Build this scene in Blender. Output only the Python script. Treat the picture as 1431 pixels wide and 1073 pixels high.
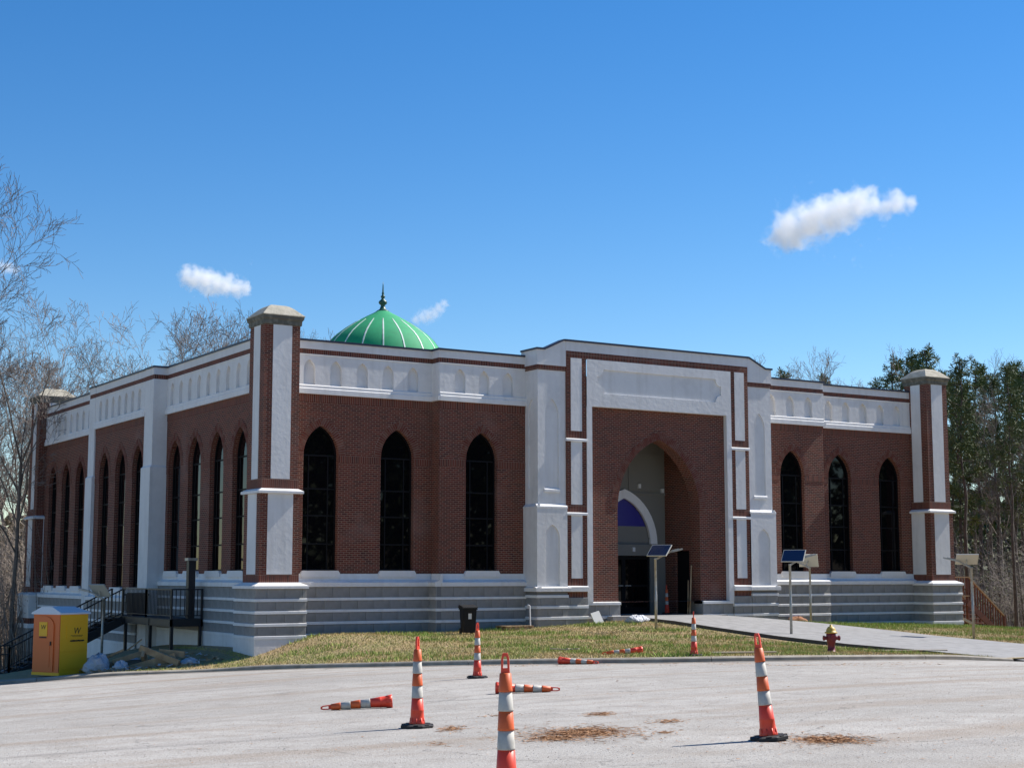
import bpy, math, random
import numpy as np
from mathutils import Vector, Matrix
R = math.radians
for o in list(bpy.data.objects): bpy.data.objects.remove(o, do_unlink=True)
sc = bpy.context.scene
col = sc.collection
rng = random.Random(7)
nrng = np.random.default_rng(11)

# ------------------------------------------------------------------ camera
CX, CY = -18.86, -45.342
YAW, PITCH, FPX = R(31.812), R(7.064), 2150.0
cam_d = bpy.data.cameras.new('camera'); cam = bpy.data.objects.new('camera', cam_d); col.objects.link(cam)
cam.location = (CX, CY, 0.0); cam.rotation_euler = (R(90)+PITCH, 0, -YAW)
cam_d.sensor_width = 36.0; cam_d.lens = FPX/1431*36; cam_d.clip_end = 6000; cam_d.clip_start = .1
sc.camera = cam
# ------------------------------------------------------------------ sky, sun, exposure
SUN_EL, SUN_G = R(46), R(3.5)           # sun almost along +X, a touch in front of the facade
sd = Vector((math.cos(SUN_G)*math.cos(SUN_EL), -math.sin(SUN_G)*math.cos(SUN_EL), math.sin(SUN_EL)))
w = bpy.data.worlds.new('World'); sc.world = w; w.use_nodes = True
nt = w.node_tree; nt.nodes.clear()
sky = nt.nodes.new('ShaderNodeTexSky'); sky.sky_type = 'NISHITA'; sky.sun_disc = False
sky.sun_elevation = SUN_EL; sky.sun_rotation = math.atan2(sd.x, sd.y)
sky.altitude = 200; sky.air_density = 1.0; sky.dust_density = 0.0; sky.ozone_density = 2.5
bg = nt.nodes.new('ShaderNodeBackground'); bg.inputs[1].default_value = 0.088
wo = nt.nodes.new('ShaderNodeOutputWorld')
hs = nt.nodes.new('ShaderNodeHueSaturation'); hs.inputs['Saturation'].default_value = 1.37; hs.inputs['Hue'].default_value = .505
nt.links.new(sky.outputs[0], hs.inputs['Color']); nt.links.new(hs.outputs[0], bg.inputs[0]); nt.links.new(bg.outputs[0], wo.inputs[0])
sun_d = bpy.data.lights.new('sun', 'SUN'); sun_d.energy = 5.0; sun_d.angle = R(0.53); sun_d.color = (1, .95, .88)
sun = bpy.data.objects.new('sun', sun_d); col.objects.link(sun)
sun.rotation_euler = sd.to_track_quat('Z', 'Y').to_euler(); sun.location = (40, -10, 50)
sc.view_settings.view_transform = 'Standard'; sc.view_settings.look = 'None'
sc.view_settings.gamma = 1.0; sc.view_settings.use_curve_mapping = False
sc.view_settings.exposure = 0.68
sc.cycles.volume_bounces = 8

# ------------------------------------------------------------------ pixel helpers (photo pixels -> directions)
FW = np.array([math.sin(YAW)*math.cos(PITCH), math.cos(YAW)*math.cos(PITCH), math.sin(PITCH)])
RT = np.array([math.cos(YAW), -math.sin(YAW), 0.0]); UP = np.cross(RT, FW)
CAM = np.array([CX, CY, 0.0])
def ray(x, y): return FW*FPX + RT*(x-715.5) - UP*(y-536.5)
def at_depth(x, y, D): return CAM + ray(x, y)*D/FPX
def at_z(x, y, z): d = ray(x, y); return CAM + d*z/d[2]
def at_y(x, y, Y): d = ray(x, y); return CAM + d*(Y-CY)/d[1]

# ------------------------------------------------------------------ terrain: smooth surfaces through surveyed points
class TPS:
    def __init__(s, pts, lam=0.02):
        P = np.array(pts, float); s.c = P[:, :2]; n = len(P)
        K = s.k(s.c, s.c) + lam*np.eye(n); A = np.zeros((n+3, n+3)); A[:n, :n] = K
        A[:n, n] = 1; A[:n, n+1:] = s.c; A[n, :n] = 1; A[n+1:, :n] = s.c.T
        s.w = np.linalg.solve(A, np.r_[P[:, 2], 0, 0, 0])
    def k(s, a, b):
        d2 = ((a[:, None, :]-b[None, :, :])**2).sum(-1); return np.where(d2 > 0, d2*np.log(d2+1e-12), 0)
    def __call__(s, xy):
        xy = np.atleast_2d(np.array(xy, float)); n = len(s.c)
        return s.k(xy, s.c)@s.w[:n] + s.w[n] + xy@s.w[n+1:]
KERB = [(-60, 26, -4.6), (-25, 9, -3.8), (-14, 4, -3.35), (-9, 1.7, -3.12), (-4.68, .1, -2.86), (-1.8, -1.2, -2.74), (-.71, -5.25, -2.48), (.31, -8.88, -2.28),
        (1.23, -12.44, -2.09), (3.44, -15.37, -1.98), (5.39, -16.46, -1.95), (9.02, -16.95, -1.99), (12.6, -17.0, -2.09), (14.2, -17.1, -2.2)]
far = [(-90, 60, -7), (0, 95, -7), (60, 60, -5.5), (90, 0, -4), (-80, -60, -3), (80, -80, -1.5), (0, -120, -1.5), (-60, -20, -3.4), (150, 150, -8), (-150, 150, -12)]
road_T = TPS([(CX, CY, -1.6), (-12.5, -35, -1.66), (-8.3, -33.3, -1.65), (-10, -28.9, -1.8), (-3.4, -19.2, -1.99), (-15.3, -30.7, -1.78),
              (-8.2, -36.3, -1.62), (-12.5, -19.3, -2.3), (20, -17.3, -2.25), (30, -17, -2.35), (60, -17, -2.6), (20, -40, -1.6), (-7.7, .3, -3.13)]
             + [(a, b, c-.11) for a, b, c in KERB] + far)
lawn_pts = KERB + [(3.8, .75, -1.91), (7.5, .25, -1.88), (10, -.5, -1.79), (12.5, -.6, -1.66), (13.6, -1, -1.6), (17.8, -.5, -1.6), (22.3, .25, -1.85),
    (28.2, .75, -2.02), (31.1, -.25, -2.13), (-.25, -.25, -2.5), (1.5, -.3, -1.97), (-1.2, 1.8, -2.56), (-1.2, 6.8, -2.6), (-1.2, 9.6, -2.7), (-2, 11.5, -3.05),
    (-5.4, 2.5, -3.04), (-2.6, 7.5, -2.85), (-5, 11, -3.45), (0, 22, -4.0), (0, 30, -4.5), (-20, 30, -5.2), (15, 40, -5), (40, 20, -3.5), (35, 0, -2.4),
    (12.1, -4.3, -1.8), (13.9, -8, -2.03), (13.9, -14, -2.18), (5.1, -15.2, -1.95), (6.8, -1.3, -1.93), (22, -7.5, -2.12), (20.5, -16.8, -2.25), (30, -16.8, -2.3),
    (60, -16.5, -2.5)] + far
lawn_T = TPS(lawn_pts)
def road_z(x, y): return float(road_T([(x, y)])[0])
def lawn_z(x, y): return float(lawn_T([(x, y)])[0])
def hit(px, py, fz, D0=8, D1=90):
    d = ray(px, py)/FPX; a, b = D0, D1
    for _ in range(50):
        m = (a+b)/2; p = CAM+d*m
        if p[2] > fz(p[0], p[1]): a = m
        else: b = m
    return CAM+d*a

# ------------------------------------------------------------------ materials
def mat(name, color, rough=.8, metal=0., spec=.5, noise=None, bump=None, extra=None, sheen=0):
    m = bpy.data.materials.new(name); m.use_nodes = True; t = m.node_tree
    b = t.nodes['Principled BSDF']; b.inputs['Base Color'].default_value = (*color, 1)
    b.inputs['Roughness'].default_value = rough; b.inputs['Metallic'].default_value = metal
    b.inputs['Specular IOR Level'].default_value = spec
    tc = None
    if noise or bump:
        tc = t.nodes.new('ShaderNodeTexCoord')
    if noise:       # (scale, second colour, lo, hi, [detail])
        n = t.nodes.new('ShaderNodeTexNoise'); n.inputs['Scale'].default_value = noise[0]; n.inputs['Detail'].default_value = noise[4] if len(noise) > 4 else 6
        t.links.new(tc.outputs['Object'], n.inputs['Vector'])
        r = t.nodes.new('ShaderNodeValToRGB'); r.color_ramp.elements[0].position = noise[2]; r.color_ramp.elements[1].position = noise[3]
        r.color_ramp.elements[0].color = (*color, 1); r.color_ramp.elements[1].color = (*noise[1], 1)
        t.links.new(n.outputs['Fac'], r.inputs['Fac']); t.links.new(r.outputs['Color'], b.inputs['Base Color'])
    if bump:        # (scale, strength, distance)
        n2 = t.nodes.new('ShaderNodeTexNoise'); n2.inputs['Scale'].default_value = bump[0]; n2.inputs['Detail'].default_value = 4
        t.links.new(tc.outputs['Object'], n2.inputs['Vector'])
        bp = t.nodes.new('ShaderNodeBump'); bp.inputs['Strength'].default_value = bump[1]; bp.inputs['Distance'].default_value = bump[2]
        t.links.new(n2.outputs['Fac'], bp.inputs['Height']); t.links.new(bp.outputs['Normal'], b.inputs['Normal'])
    return m
def mix_node(t, a, b, fac, mode='MIX'):
    n = t.nodes.new('ShaderNodeMix'); n.data_type = 'RGBA'; n.blend_type = mode
    for sock, v in ((n.inputs[6], a), (n.inputs[7], b), (n.inputs[0], fac)):
        if isinstance(v, bpy.types.NodeSocket): t.links.new(v, sock)
        elif isinstance(v, tuple): sock.default_value = (*v, 1)
        else: sock.default_value = v
    return n.outputs[2]
def noise_fac(t, coord, scale, lo, hi, detail=5):
    n = t.nodes.new('ShaderNodeTexNoise'); n.inputs['Scale'].default_value = scale; n.inputs['Detail'].default_value = detail
    t.links.new(coord, n.inputs['Vector'])
    r = t.nodes.new('ShaderNodeMapRange'); r.inputs['From Min'].default_value = lo; r.inputs['From Max'].default_value = hi
    t.links.new(n.outputs['Fac'], r.inputs['Value']); return r.outputs['Result']
def brick_mat(name, soldier=False):
    m = bpy.data.materials.new(name); m.use_nodes = True; t = m.node_tree; b = t.nodes['Principled BSDF']
    uv = t.nodes.new('ShaderNodeUVMap'); src = uv.outputs['UV']
    tc = t.nodes.new('ShaderNodeTexCoord')
    if soldier:
        mp = t.nodes.new('ShaderNodeMapping'); mp.inputs['Rotation'].default_value = (0, 0, R(90)); t.links.new(src, mp.inputs['Vector']); src = mp.outputs['Vector']
    br = t.nodes.new('ShaderNodeTexBrick'); t.links.new(src, br.inputs['Vector'])
    br.offset = 0.0 if soldier else .5
    br.inputs['Scale'].default_value = 1; br.inputs['Brick Width'].default_value = .6 if soldier else .203
    br.inputs['Row Height'].default_value = .0677; br.inputs['Mortar Size'].default_value = .0075; br.inputs['Mortar Smooth'].default_value = .25
    br.inputs['Color1'].default_value = (.138, .026, .0125, 1); br.inputs['Color2'].default_value = (.044, .0098, .0065, 1)
    br.inputs['Mortar'].default_value = (.30, .20, .145, 1); br.inputs['Bias'].default_value = -.1
    f1 = noise_fac(t, tc.outputs['Object'], 1.1, .35, .75); c = mix_node(t, br.outputs['Color'], (.17, .045, .02), f1, 'MIX')
    sc_ = t.nodes.new('ShaderNodeMath'); sc_.operation = 'MULTIPLY'; sc_.inputs[1].default_value = .3; t.links.new(f1, sc_.inputs[0])
    t.links.new(sc_.outputs[0], c.node.inputs[0])
    f2 = noise_fac(t, tc.outputs['Object'], .55, .60, .80, 8)      # lime bloom left by the washed-down mortar
    sc2 = t.nodes.new('ShaderNodeMath'); sc2.operation = 'MULTIPLY'; sc2.inputs[1].default_value = .22; t.links.new(f2, sc2.inputs[0])
    c2 = mix_node(t, c, (.36, .30, .27), sc2.outputs[0])
    t.links.new(c2, b.inputs['Base Color']); b.inputs['Roughness'].default_value = .85
    bp = t.nodes.new('ShaderNodeBump'); bp.inputs['Strength'].default_value = .6; bp.inputs['Distance'].default_value = .012; bp.invert = True
    t.links.new(br.outputs['Fac'], bp.inputs['Height']); t.links.new(bp.outputs['Normal'], b.inputs['Normal'])
    return m
M = {}
M['brick'] = brick_mat('brick'); M['soldier'] = brick_mat('soldier_brick', True)
M['voussoir'] = mat('voussoir_brick', (.125, .026, .013), .85, noise=(5, (.16, .075, .05), .42, .7))
M['mortar'] = mat('mortar', (.27, .20, .16), .9)
def stucco(name, base, dirt, amount, bumps):
    m = bpy.data.materials.new(name); m.use_nodes = True; t = m.node_tree; b = t.nodes['Principled BSDF']; tc = t.nodes.new('ShaderNodeTexCoord'); co = tc.outputs['Object']
    mp = t.nodes.new('ShaderNodeMapping'); mp.inputs['Scale'].default_value = (4.5, 4.5, .28); t.links.new(co, mp.inputs['Vector'])
    st = noise_fac(t, mp.outputs['Vector'], 1.0, .50, .78, 7); bl = noise_fac(t, co, .9, .42, .72, 7); fi = noise_fac(t, co, 5, .4, .75, 5)
    def k(sock, v): q = t.nodes.new('ShaderNodeMath'); q.operation = 'MULTIPLY'; q.inputs[1].default_value = v; t.links.new(sock, q.inputs[0]); return q.outputs[0]
    c = mix_node(t, base, dirt, k(st, amount)); c = mix_node(t, c, tuple(x*.86 for x in base), k(bl, .8)); c = mix_node(t, c, tuple(x*1.07 for x in base), k(fi, .5))
    t.links.new(c, b.inputs['Base Color']); b.inputs['Roughness'].default_value = .85; b.inputs['Specular IOR Level'].default_value = .3
    n = t.nodes.new('ShaderNodeTexNoise'); n.inputs['Scale'].default_value = bumps[0]; n.inputs['Detail'].default_value = 6; t.links.new(co, n.inputs['Vector'])
    bp = t.nodes.new('ShaderNodeBump'); bp.inputs['Strength'].default_value = bumps[1]; bp.inputs['Distance'].default_value = bumps[2]; t.links.new(n.outputs['Fac'], bp.inputs['Height']); t.links.new(bp.outputs['Normal'], b.inputs['Normal'])
    return m
M['white'] = stucco('white_stucco', (.70, .69, .675), (.50, .475, .44), .5, (7, .35, .02))
M['trim'] = stucco('white_trim', (.74, .73, .715), (.53, .50, .46), .5, (12, .2, .008))
M['stone'] = mat('grey_block', (.285, .28, .268), .9, noise=(3, (.215, .21, .203), .35, .7), bump=(60, .5, .01))
M['joint'] = mat('block_joint', (.17, .17, .17), .95)
M['cap'] = mat('weathered_cap', (.40, .37, .30), .95, noise=(5, (.27, .25, .19), .4, .7), bump=(25, .6, .03))
M['capband'] = mat('mossy_band', (.11, .105, .085), .95, noise=(6, (.20, .19, .15), .45, .7), bump=(30, .5, .02))
M['flash'] = mat('navy_flashing', (.018, .024, .05), .45, spec=.5)
M['glass'] = mat('dark_glass', (.003, .003, .004), .02, spec=.26)
M['blueglass'] = mat('blue_film', (.03, .028, .22), .3)
M['frame'] = mat('black_frame', (.006, .006, .007), .6, spec=.15)
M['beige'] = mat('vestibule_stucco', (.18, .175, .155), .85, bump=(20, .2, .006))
M['dome'] = mat('green_dome', (.008, .30, .115), .75, noise=(3, (.008, .26, .10), .4, .7))
M['domerib'] = mat('dome_rib', (.62, .70, .64), .6)
M['finial'] = mat('finial_green', (.015, .075, .05), .45)
M['roof'] = mat('roof_membrane', (.3, .3, .3), .9)
M['orange'] = mat('cone_orange', (.62, .105, .018), .5, noise=(8, (.50, .09, .02), .5, .8))
M['red'] = mat('cone_red', (.72, .055, .022), .45, noise=(8, (.60, .06, .03), .5, .8))
M['reflect'] = mat('reflective_band', (.46, .44, .39), .6, noise=(14, (.36, .34, .30), .45, .75))
M['rubber'] = mat('black_rubber', (.012, .012, .013), .7, bump=(40, .3, .01))
M['metal'] = mat('galvanised', (.42, .41, .38), .5, metal=.6, noise=(9, (.30, .28, .24), .4, .7))
M['panel'] = mat('solar_cell', (.008, .016, .05), .12)
M['panelback'] = mat('solar_back', (.50, .48, .42), .6)
M['iron'] = mat('black_iron', (.012, .012, .015), .5)
M['deck'] = mat('deck_boards', (.05, .045, .045), .8)
M['binblack'] = mat('bin_black', (.008, .008, .009), .6, spec=.3)
M['binnavy'] = mat('bin_navy', (.016, .02, .04), .5)
M['label'] = mat('paper_label', (.65, .64, .6), .7)
M['tor'] = mat('toilet_orange', (.68, .15, .03), .5, bump=(30, .1, .004))
M['tye'] = mat('toilet_yellow', (.82, .44, .012), .5, bump=(30, .1, .004))
M['troof'] = mat('toilet_roof', (.62, .66, .70), .5)
M['dark'] = mat('print_black', (.015, .015, .015), .6)
M['hred'] = mat('hydrant_red', (.20, .012, .022), .45, noise=(14, (.14, .012, .02), .4, .7))
M['hyel'] = mat('hydrant_yellow', (.50, .33, .05), .5)
M['wood'] = mat('raw_lumber', (.42, .29, .16), .85, noise=(4, (.24, .16, .09), .35, .7))
M['redwood'] = mat('red_stained_wood', (.17, .052, .026), .8, noise=(4, (.11, .035, .02), .4, .7))
M['railwood'] = mat('weathered_rail', (.34, .20, .10), .8)
M['plastic'] = mat('white_plastic', (.46, .48, .52), .5, bump=(9, 1.0, .12))
M['bark'] = mat('grey_bark', (.20, .165, .135), .95, noise=(3, (.10, .08, .065), .35, .7), bump=(12, .6, .03))
M['bark2'] = mat('pale_bark', (.30, .26, .22), .95, noise=(3, (.17, .14, .115), .35, .7))
M['twig'] = mat('twig', (.19, .155, .13), .95)
M['twig2'] = mat('pale_twig', (.27, .225, .19), .95)
M['pinebark'] = mat('pine_bark', (.07, .055, .045), .95, noise=(4, (.12, .095, .08), .4, .7))
M['needle'] = mat('pine_needle', (.06, .10, .022), .7, noise=(.9, (.14, .16, .035), .4, .65))
M['needle2'] = mat('pine_needle_dark', (.04, .072, .018), .7, noise=(.9, (.09, .115, .028), .4, .65))
M['shrub'] = mat('shrub_leaf', (.06, .085, .025), .8, noise=(1.2, (.14, .115, .05), .4, .65))
M['brush'] = mat('dry_brush', (.24, .185, .115), .95, noise=(.6, (.12, .10, .055), .35, .65))
M['floor'] = mat('porch_slab', (.33, .32, .30), .9, noise=(4, (.26, .25, .24), .4, .7))

def asphalt_mat():
    m = bpy.data.materials.new('asphalt'); m.use_nodes = True; t = m.node_tree; b = t.nodes['Principled BSDF']
    tc = t.nodes.new('ShaderNodeTexCoord'); co = tc.outputs['Object']
    def scaled(sock, k): q = t.nodes.new('ShaderNodeMath'); q.operation = 'MULTIPLY'; q.inputs[1].default_value = k; t.links.new(sock, q.inputs[0]); return q.outputs[0]
    big = noise_fac(t, co, .22, .38, .66, 6); mid = noise_fac(t, co, 1.7, .42, .70, 9); fine = noise_fac(t, co, 38, .42, .62, 4); agg = noise_fac(t, co, 75, .60, .70, 2); pit = noise_fac(t, co, 60, .62, .72, 2)
    c = mix_node(t, (.41, .386, .35), (.325, .306, .276), big)
    c = mix_node(t, c, (.245, .217, .185), scaled(mid, .65))
    c = mix_node(t, c, (.17, .155, .14), scaled(fine, .55))
    mp = t.nodes.new('ShaderNodeMapping'); mp.inputs['Rotation'].default_value = (0, 0, R(24)); mp.inputs['Scale'].default_value = (.10, .9, 1); t.links.new(co, mp.inputs['Vector'])
    c = mix_node(t, c, (.23, .175, .125), scaled(noise_fac(t, mp.outputs['Vector'], 1.0, .54, .72, 8), .75))
    mp2 = t.nodes.new('ShaderNodeMapping'); mp2.inputs['Rotation'].default_value = (0, 0, R(-14)); mp2.inputs['Scale'].default_value = (.05, 1.3, 1); t.links.new(co, mp2.inputs['Vector'])
    c = mix_node(t, c, (.16, .15, .14), scaled(noise_fac(t, mp2.outputs['Vector'], 1.0, .58, .74, 6), .5))
    c = mix_node(t, c, (.62, .60, .57), scaled(agg, .75)); c = mix_node(t, c, (.075, .07, .062), scaled(pit, .7))
    vo = t.nodes.new('ShaderNodeTexVoronoi'); vo.feature = 'DISTANCE_TO_EDGE'; vo.inputs['Scale'].default_value = .16      # hairline cracks
    wn = t.nodes.new('ShaderNodeTexNoise'); wn.inputs['Scale'].default_value = .8; wn.inputs['Detail'].default_value = 6; t.links.new(co, wn.inputs['Vector'])
    wa = t.nodes.new('ShaderNodeVectorMath'); wa.operation = 'MULTIPLY_ADD'; t.links.new(wn.outputs['Color'], wa.inputs[0]); wa.inputs[1].default_value = (2.2, 2.2, 0); t.links.new(co, wa.inputs[2]); t.links.new(wa.outputs[0], vo.inputs['Vector'])
    cr = t.nodes.new('ShaderNodeMapRange'); cr.inputs['From Min'].default_value = .0; cr.inputs['From Max'].default_value = .0035; cr.inputs['To Min'].default_value = .55; cr.inputs['To Max'].default_value = 0; t.links.new(vo.outputs['Distance'], cr.inputs['Value'])
    c = mix_node(t, c, (.06, .055, .05), cr.outputs[0])
    t.links.new(c, b.inputs['Base Color']); b.inputs['Roughness'].default_value = .92
    n2 = t.nodes.new('ShaderNodeTexNoise'); n2.inputs['Scale'].default_value = 70; n2.inputs['Detail'].default_value = 3; t.links.new(co, n2.inputs['Vector'])
    bp = t.nodes.new('ShaderNodeBump'); bp.inputs['Strength'].default_value = .7; bp.inputs['Distance'].default_value = .012
    t.links.new(n2.outputs['Fac'], bp.inputs['Height']); t.links.new(bp.outputs['Normal'], b.inputs['Normal'])
    return m
M['asphalt'] = asphalt_mat()
def lawn_mat(blade=False):
    m = bpy.data.materials.new('grass_blade' if blade else 'lawn_soil'); m.use_nodes = True; t = m.node_tree; b = t.nodes['Principled BSDF']
    tc = t.nodes.new('ShaderNodeTexCoord'); co = tc.outputs['Object']
    a = noise_fac(t, co, .55, .40, .62, 5); f = noise_fac(t, co, 9, .35, .65, 4)
    if blade:
        c = mix_node(t, (.47, .36, .15), (.25, .31, .05), a); c = mix_node(t, c, (.52, .43, .22), f)
        m2 = t.nodes.new('ShaderNodeMath'); m2.operation = 'MULTIPLY'; m2.inputs[1].default_value = .5; t.links.new(f, m2.inputs[0]); t.links.new(m2.outputs[0], c.node.inputs[0])
    else:
        c = mix_node(t, (.26, .175, .09), (.15, .15, .045), a); c = mix_node(t, c, (.32, .23, .12), f)
    t.links.new(c, b.inputs['Base Color']); b.inputs['Roughness'].default_value = .95
    return m
M['lawn'] = lawn_mat(); M['blade'] = lawn_mat(True)
M['path'] = mat('walkway', (.27, .265, .26), .92, noise=(3, (.20, .195, .19), .35, .7, 9), bump=(50, .5, .01))
M['pathedge'] = mat('walkway_edge', (.09, .075, .06), .95)
M['kerb'] = mat('kerb_concrete', (.33, .30, .25), .92, noise=(3, (.22, .19, .15), .35, .7, 8), bump=(40, .4, .01))
M['gutter'] = mat('gutter_concrete', (.30, .275, .235), .92, noise=(2.5, (.20, .165, .125), .35, .65, 8))
M['dirt'] = mat('forest_floor', (.17, .12, .07), .95, noise=(.5, (.09, .075, .035), .35, .65, 8))
M['clay'] = mat('red_clay', (.30, .13, .06), .95, noise=(4, (.22, .12, .07), .4, .7))
M['leaf'] = mat('dry_leaf', (.40, .21, .095), .85, noise=(3, (.24, .115, .05), .4, .7))
M['leafpale'] = mat('pale_leaf', (.42, .34, .24), .8)
M['lampwhite'] = mat('fixture_white', (.6, .6, .58), .5)

# ------------------------------------------------------------------ mesh builder
class MB:
    def __init__(s): s.v = []; s.f = []; s.m = []; s.a = []
    def add(s, vs, fs, mi=0):
        k = len(s.v); s.a.append((vs, fs, mi)); s.v += [tuple(map(float, p)) for p in vs]; s.f += [tuple(i+k for i in f) for f in fs]; s.m += [mi]*len(fs)
    def quad(s, a, b, c, d, mi=0): s.add([a, b, c, d], [(0, 1, 2, 3)], mi)
    def box(s, x0, x1, y0, y1, z0, z1, mi=0):
        s.add([(x0, y0, z0), (x1, y0, z0), (x1, y1, z0), (x0, y1, z0), (x0, y0, z1), (x1, y0, z1), (x1, y1, z1), (x0, y1, z1)],
              [(0, 3, 2, 1), (4, 5, 6, 7), (0, 1, 5, 4), (1, 2, 6, 5), (2, 3, 7, 6), (3, 0, 4, 7)], mi)
    def fbox(s, F, s0, s1, d0, d1, z0, z1, mi=0):     # box in a wall frame
        s.add([F(a, d, z) for z in (z0, z1) for a, d in ((s0, d0), (s1, d0), (s1, d1), (s0, d1))],
              [(0, 3, 2, 1), (4, 5, 6, 7), (0, 1, 5, 4), (1, 2, 6, 5), (2, 3, 7, 6), (3, 0, 4, 7)], mi)
    def prof(s, F, pr, s0, s1, mi=0):                  # profile (d, z) run from s0 to s1
        n = len(pr); s.add([F(s0, d, z) for d, z in pr]+[F(s1, d, z) for d, z in pr],
              [(i, (i+1) % n, n+(i+1) % n, n+i) for i in range(n)]+[tuple(range(n))[::-1], tuple(range(n, 2*n))], mi)
    def loft(s, rect, seq, mi=0):                      # square rings (offset, z) round a rectangle
        x0, x1, y0, y1 = rect; k = len(seq); vs = []
        for d, z in seq: vs += [(x0-d, y0-d, z), (x1+d, y0-d, z), (x1+d, y1+d, z), (x0-d, y1+d, z)]
        fs = [(4*i+j, 4*i+(j+1) % 4, 4*i+4+(j+1) % 4, 4*i+4+j) for i in range(k-1) for j in range(4)]
        s.add(vs, fs+[(3, 2, 1, 0), tuple(4*(k-1)+j for j in range(4))], mi)
    def tube(s, p, q, r0, r1=None, n=8, mi=0, caps=True):
        p = Vector(p); q = Vector(q); r1 = r0 if r1 is None else r1; z = (q-p).normalized()
        a = z.orthogonal().normalized(); b = z.cross(a)
        vs = [p+(a*math.cos(t)+b*math.sin(t))*r0 for t in [2*math.pi*i/n for i in range(n)]]+[q+(a*math.cos(t)+b*math.sin(t))*r1 for t in [2*math.pi*i/n for i in range(n)]]
        s.add(vs, [(i, (i+1) % n, n+(i+1) % n, n+i) for i in range(n)]+([tuple(range(n))[::-1], tuple(range(n, 2*n))] if caps else []), mi)
    def lathe(s, pr, n=20, o=(0, 0, 0), mi=0):         # profile (r, z)
        k = len(pr); vs = []
        for r, z in pr: vs += [(o[0]+r*math.cos(2*math.pi*i/n), o[1]+r*math.sin(2*math.pi*i/n), o[2]+z) for i in range(n)]
        s.add(vs, [(j*n+i, j*n+(i+1) % n, (j+1)*n+(i+1) % n, (j+1)*n+i) for j in range(k-1) for i in range(n)]+[tuple(range(n))[::-1], tuple((k-1)*n+i for i in range(n))], mi)
    def beam(s, p, q, wx, wz, mi=0):                   # rectangular bar from p to q
        p = Vector(p); q = Vector(q); z = (q-p).normalized(); a = z.cross(Vector((0, 0, 1)))
        a = Vector((1, 0, 0)) if a.length < 1e-4 else a.normalized(); b = a.cross(z).normalized()
        vs = [c+a*i*wx/2+b*j*wz/2 for c in (p, q) for i, j in ((-1, -1), (1, -1), (1, 1), (-1, 1))]
        s.add(vs, [(0, 1, 2, 3), (7, 6, 5, 4), (0, 4, 5, 1), (1, 5, 6, 2), (2, 6, 7, 3), (3, 7, 4, 0)], mi)
    def mesh(s, name, mats, smooth=False, uv=False):
        me = bpy.data.meshes.new(name); me.from_pydata(s.v, [], s.f)
        for m in (mats if isinstance(mats, (list, tuple)) else [mats]): me.materials.append(M[m] if isinstance(m, str) else m)
        if any(s.m): me.polygons.foreach_set('material_index', s.m)
        if smooth: me.polygons.foreach_set('use_smooth', [True]*len(me.polygons))
        if uv:
            l = me.uv_layers.new(name='UVMap'); dat = np.zeros((len(me.loops), 2))
            for p in me.polygons:
                n = p.normal
                for li in p.loop_indices:
                    c = me.vertices[me.loops[li].vertex_index].co
                    dat[li] = (c.y, c.z) if abs(n.x) > max(abs(n.y), abs(n.z)) else (c.x, c.z) if abs(n.y) >= abs(n.z) else (c.x, c.y)
            l.data.foreach_set('uv', dat.ravel())
        me.update(); return me
    def build(s, name, mats, parent=None, smooth=False, uv=None):
        if uv is None: uv = any(x in ('brick', 'soldier') for x in (mats if isinstance(mats, (list, tuple)) else [mats]))
        return link(name, s.mesh(name, mats, smooth, uv), parent)
def build_each(mb, name, mats, parent):
    for vs, fs, mi in mb.a:
        k = MB(); k.add(vs, fs, mi); k.build(name, mats, parent)
def link(name, me, parent=None, loc=None, rot=None):
    o = bpy.data.objects.new(name, me); col.objects.link(o)
    if parent: o.parent = parent
    if loc is not None: o.location = loc
    if rot is not None: o.rotation_euler = rot
    return o
def tag(o, label=None, cat=None, group=None, kind=None):
    for k, v in (('label', label), ('category', cat), ('group', group), ('kind', kind)):
        if v: o[k] = v
    return o
def thing(name, label, cat, loc=(0, 0, 0), rz=0, group=None):
    return tag(link(name, None, None, loc, (0, 0, rz)), label, cat, group)
def copy_tree(o, parent=None):
    c = o.copy(); col.objects.link(c); c.parent = parent
    for ch in list(o.children): copy_tree(ch, c)
    return c
def front(Y): return lambda s, d, z: (s, Y-d, z)
def left(X): return lambda s, d, z: (X-d, s, z)
def right(X): return lambda s, d, z: (X+d, s, z)
def arch(hw, h, n=9):                                  # pointed arch, (x, z) from left spring to right spring
    r = (hw*hw+h*h)/(2*hw); a1 = math.atan2(h, r-hw); L = []
    for i in range(n+1):
        a = a1*i/n; L.append((r-hw-r*math.cos(a), r*math.sin(a)))
    return L+[(-x, z) for x, z in L[-2::-1]]
def outer_arch(hw, h, t, n=9):
    r = (hw*hw+h*h)/(2*hw); return arch(hw+t, math.sqrt((r+t)**2-(r-hw)**2), n)
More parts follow.
